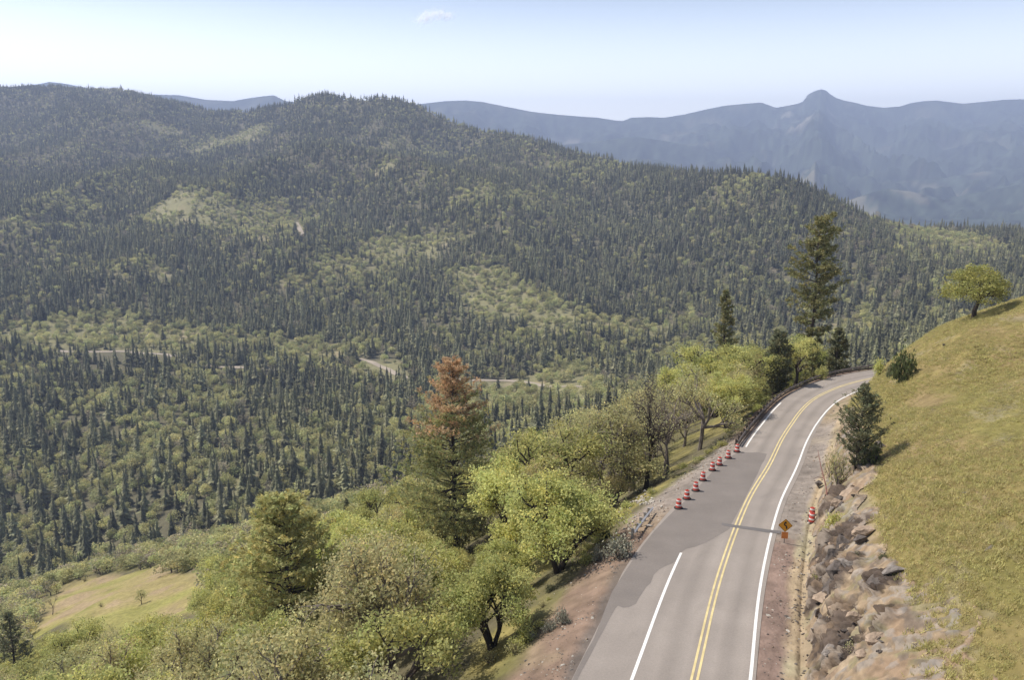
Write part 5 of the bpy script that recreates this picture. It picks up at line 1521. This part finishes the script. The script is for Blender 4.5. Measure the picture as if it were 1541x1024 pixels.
# ------------------------------------------------------------------ grass and loose gravel (stuff)
def grass_clump(seed, n=34):
    rng = np.random.default_rng(seed); V = []; F = []; T = []
    for i in range(n):
        a = rng.uniform(0, 6.28); r = 0.5 * math.sqrt(rng.uniform(0, 1)); x, y = r * math.cos(a), r * math.sin(a)
        h = rng.uniform(0.4, 1.0); b = rng.uniform(0, 6.28); l = rng.uniform(0.05, 0.3); w_ = 0.035
        V += [(x - w_ * math.sin(b), y + w_ * math.cos(b), 0), (x + w_ * math.sin(b), y - w_ * math.cos(b), 0), (x + l * math.cos(b), y + l * math.sin(b), h)]
        t = rng.uniform(.8, 1.25); T += [[t, t, t * .9]] * 3
        F.append((3 * i, 3 * i + 1, 3 * i + 2))
    return np.array(V), np.array(F), np.array(T)
M['grass_gold'] = mat('golden_grass', (0.52, 0.445, 0.235), 0.9, None, tint=True, trans=0.5, rnd=0.2, spec=0.1)
M['grass_green'] = mat('green_grass', (0.47, 0.43, 0.195), 0.9, None, tint=True, trans=0.5, rnd=0.2, spec=0.1)
GM = []
for k in range(4):
    V, F, T = grass_clump(600 + k); GM.append(make_mesh('grass_clump', V, F, M['grass_gold' if k < 2 else 'grass_green'], None, T))
n = 210000
gx = RNG.uniform(12, 90, n); gy = RNG.uniform(28, 145, n)
gz, gd, gyc = terrain(gx, gy)
topg = 11.0 - 2.5 * sstep(70, 105, gyc) - 2.3 * sstep(100, 116, gyc)
pt = fbm(gx / 4, gy / 9, 661, 4)
k = (gd > topg - 0.3 + 1.3 * fbm(gx / 7, gy / 7, 81, 4) + RNG.normal(0, .5, n)) & (gd < 45) & (np.abs(gx / gy) < 0.72) & (RNG.uniform(0, 1, n) < 0.62 + 0.9 * pt)
gx, gy, gz = gx[k], gy[k], gz[k]
scatter('hill_grass', gx, gy, gz + 0.29, RNG.uniform(0.07, 0.20, len(gx)) * (1 + 0.8 * pt[k].clip(-.5, .5)), GM, (2.4, 4.8))
GR = [rock_mesh('gravel_stone', 700 + q, M['rock_' + ('grey', 'tan', 'pale', 'dark')[q]], 0.7) for q in range(4)]
gs = RNG.uniform(70, 190, 16000)
side = RNG.uniform(0, 1, len(gs)) < 0.5
gyy = np.interp(gs, RS, RC[:, 1]); lee = np.interp(gyy, LE_Y, LE_D)
off = np.where(side, lee - 0.25 - np.abs(RNG.normal(0, 2.0, len(gs))), 3.7 + np.abs(RNG.normal(1.9, 1.1, len(gs))))
gxx, gyy_, nx_, ny_ = row_at(gs)
gx, gy = gxx + nx_ * off, gyy_ + ny_ * off
gz, gd, gyc = terrain(gx, gy)
k = (off < 7.0) & (fbm(gx / 2.2, gy / 2.2, 671, 3) + RNG.normal(0, .25, len(gx)) > 0.0)
scatter('loose_gravel', gx[k], gy[k], gz[k] + 0.30, RNG.gamma(2.0, 0.022, int(k.sum())).clip(0.02, 0.16), GR, (0.9, 1.6))

# ------------------------------------------------------------------ cloud (outside the haze)
u_, s_ = ray(656, 25); Yc_ = 17500.0
cz = HC - float(s_) * Yc_; cx = float(u_) * Yc_
crng = np.random.default_rng(77); CC = []
for (ox, oz, sx_, sz_, n_) in ((-290, -60, 120, 60, 700), (-170, 20, 110, 75, 900), (-40, 60, 120, 50, 500), (110, 60, 110, 60, 700), (230, 10, 110, 60, 800), (20, -10, 220, 40, 400), (-200, -90, 90, 40, 300)):
    CC.append(crng.normal(0, 1, (n_, 3)) * np.array([sx_, 130, sz_]) * 0.62 + np.array([ox, 0, oz]))
CC = np.vstack(CC); CC = CC[crng.uniform(0, 1, len(CC)) < 0.09]
nn_ = unit(np.array([sdir]) + np.array([[0, -0.8, -0.05]]) + crng.normal(0, 0.10, (len(CC), 3)))     # puffs turned towards the light
ta = unit(np.cross(nn_, np.array([[0.3, 0.2, 1.0]]))); tb = np.cross(nn_, ta); hs_ = crng.uniform(30, 85, len(CC))[:, None]
V = np.stack([CC - ta * hs_, CC + tb * hs_, CC + ta * hs_, CC - tb * hs_], 1).reshape(-1, 3); F = np.arange(len(V)).reshape(-1, 4); T = np.ones((len(V), 3))
cl = new_obj('cloud', crown_mesh('cloud', (V, F, T), M['cloud']), None, (cx, Yc_, cz))
tag(cl, 'small wispy white cloud alone in the pale sky', 'cloud')

# ------------------------------------------------------------------ haze: the air between the camera and the mountains
zlo = float(GZ.min()) - 1.0
zhi = max(float(GZ.max()), HC) + 8.0
bm = bmesh.new(); bmesh.ops.create_cube(bm, size=1.0); me = bpy.data.meshes.new('haze'); bm.to_mesh(me); bm.free()
hz = new_obj('haze', me, None, (0, 7600, (zlo + zhi) / 2)); hz.scale = (32000, 16400, zhi - zlo)
m = bpy.data.materials.new('haze_air'); m.use_nodes = True; N = m.node_tree.nodes; L = m.node_tree.links
N.remove(N['Principled BSDF']); pv = N.new('ShaderNodeVolumePrincipled')
pv.inputs['Color'].default_value = (0.61, 0.72, 1.0, 1); pv.inputs['Density'].default_value = 1.03e-4; pv.inputs['Anisotropy'].default_value = 0.0
L.new(pv.outputs[0], N['Material Output'].inputs['Volume']); me.materials.append(m)
hz['kind'] = 'stuff'
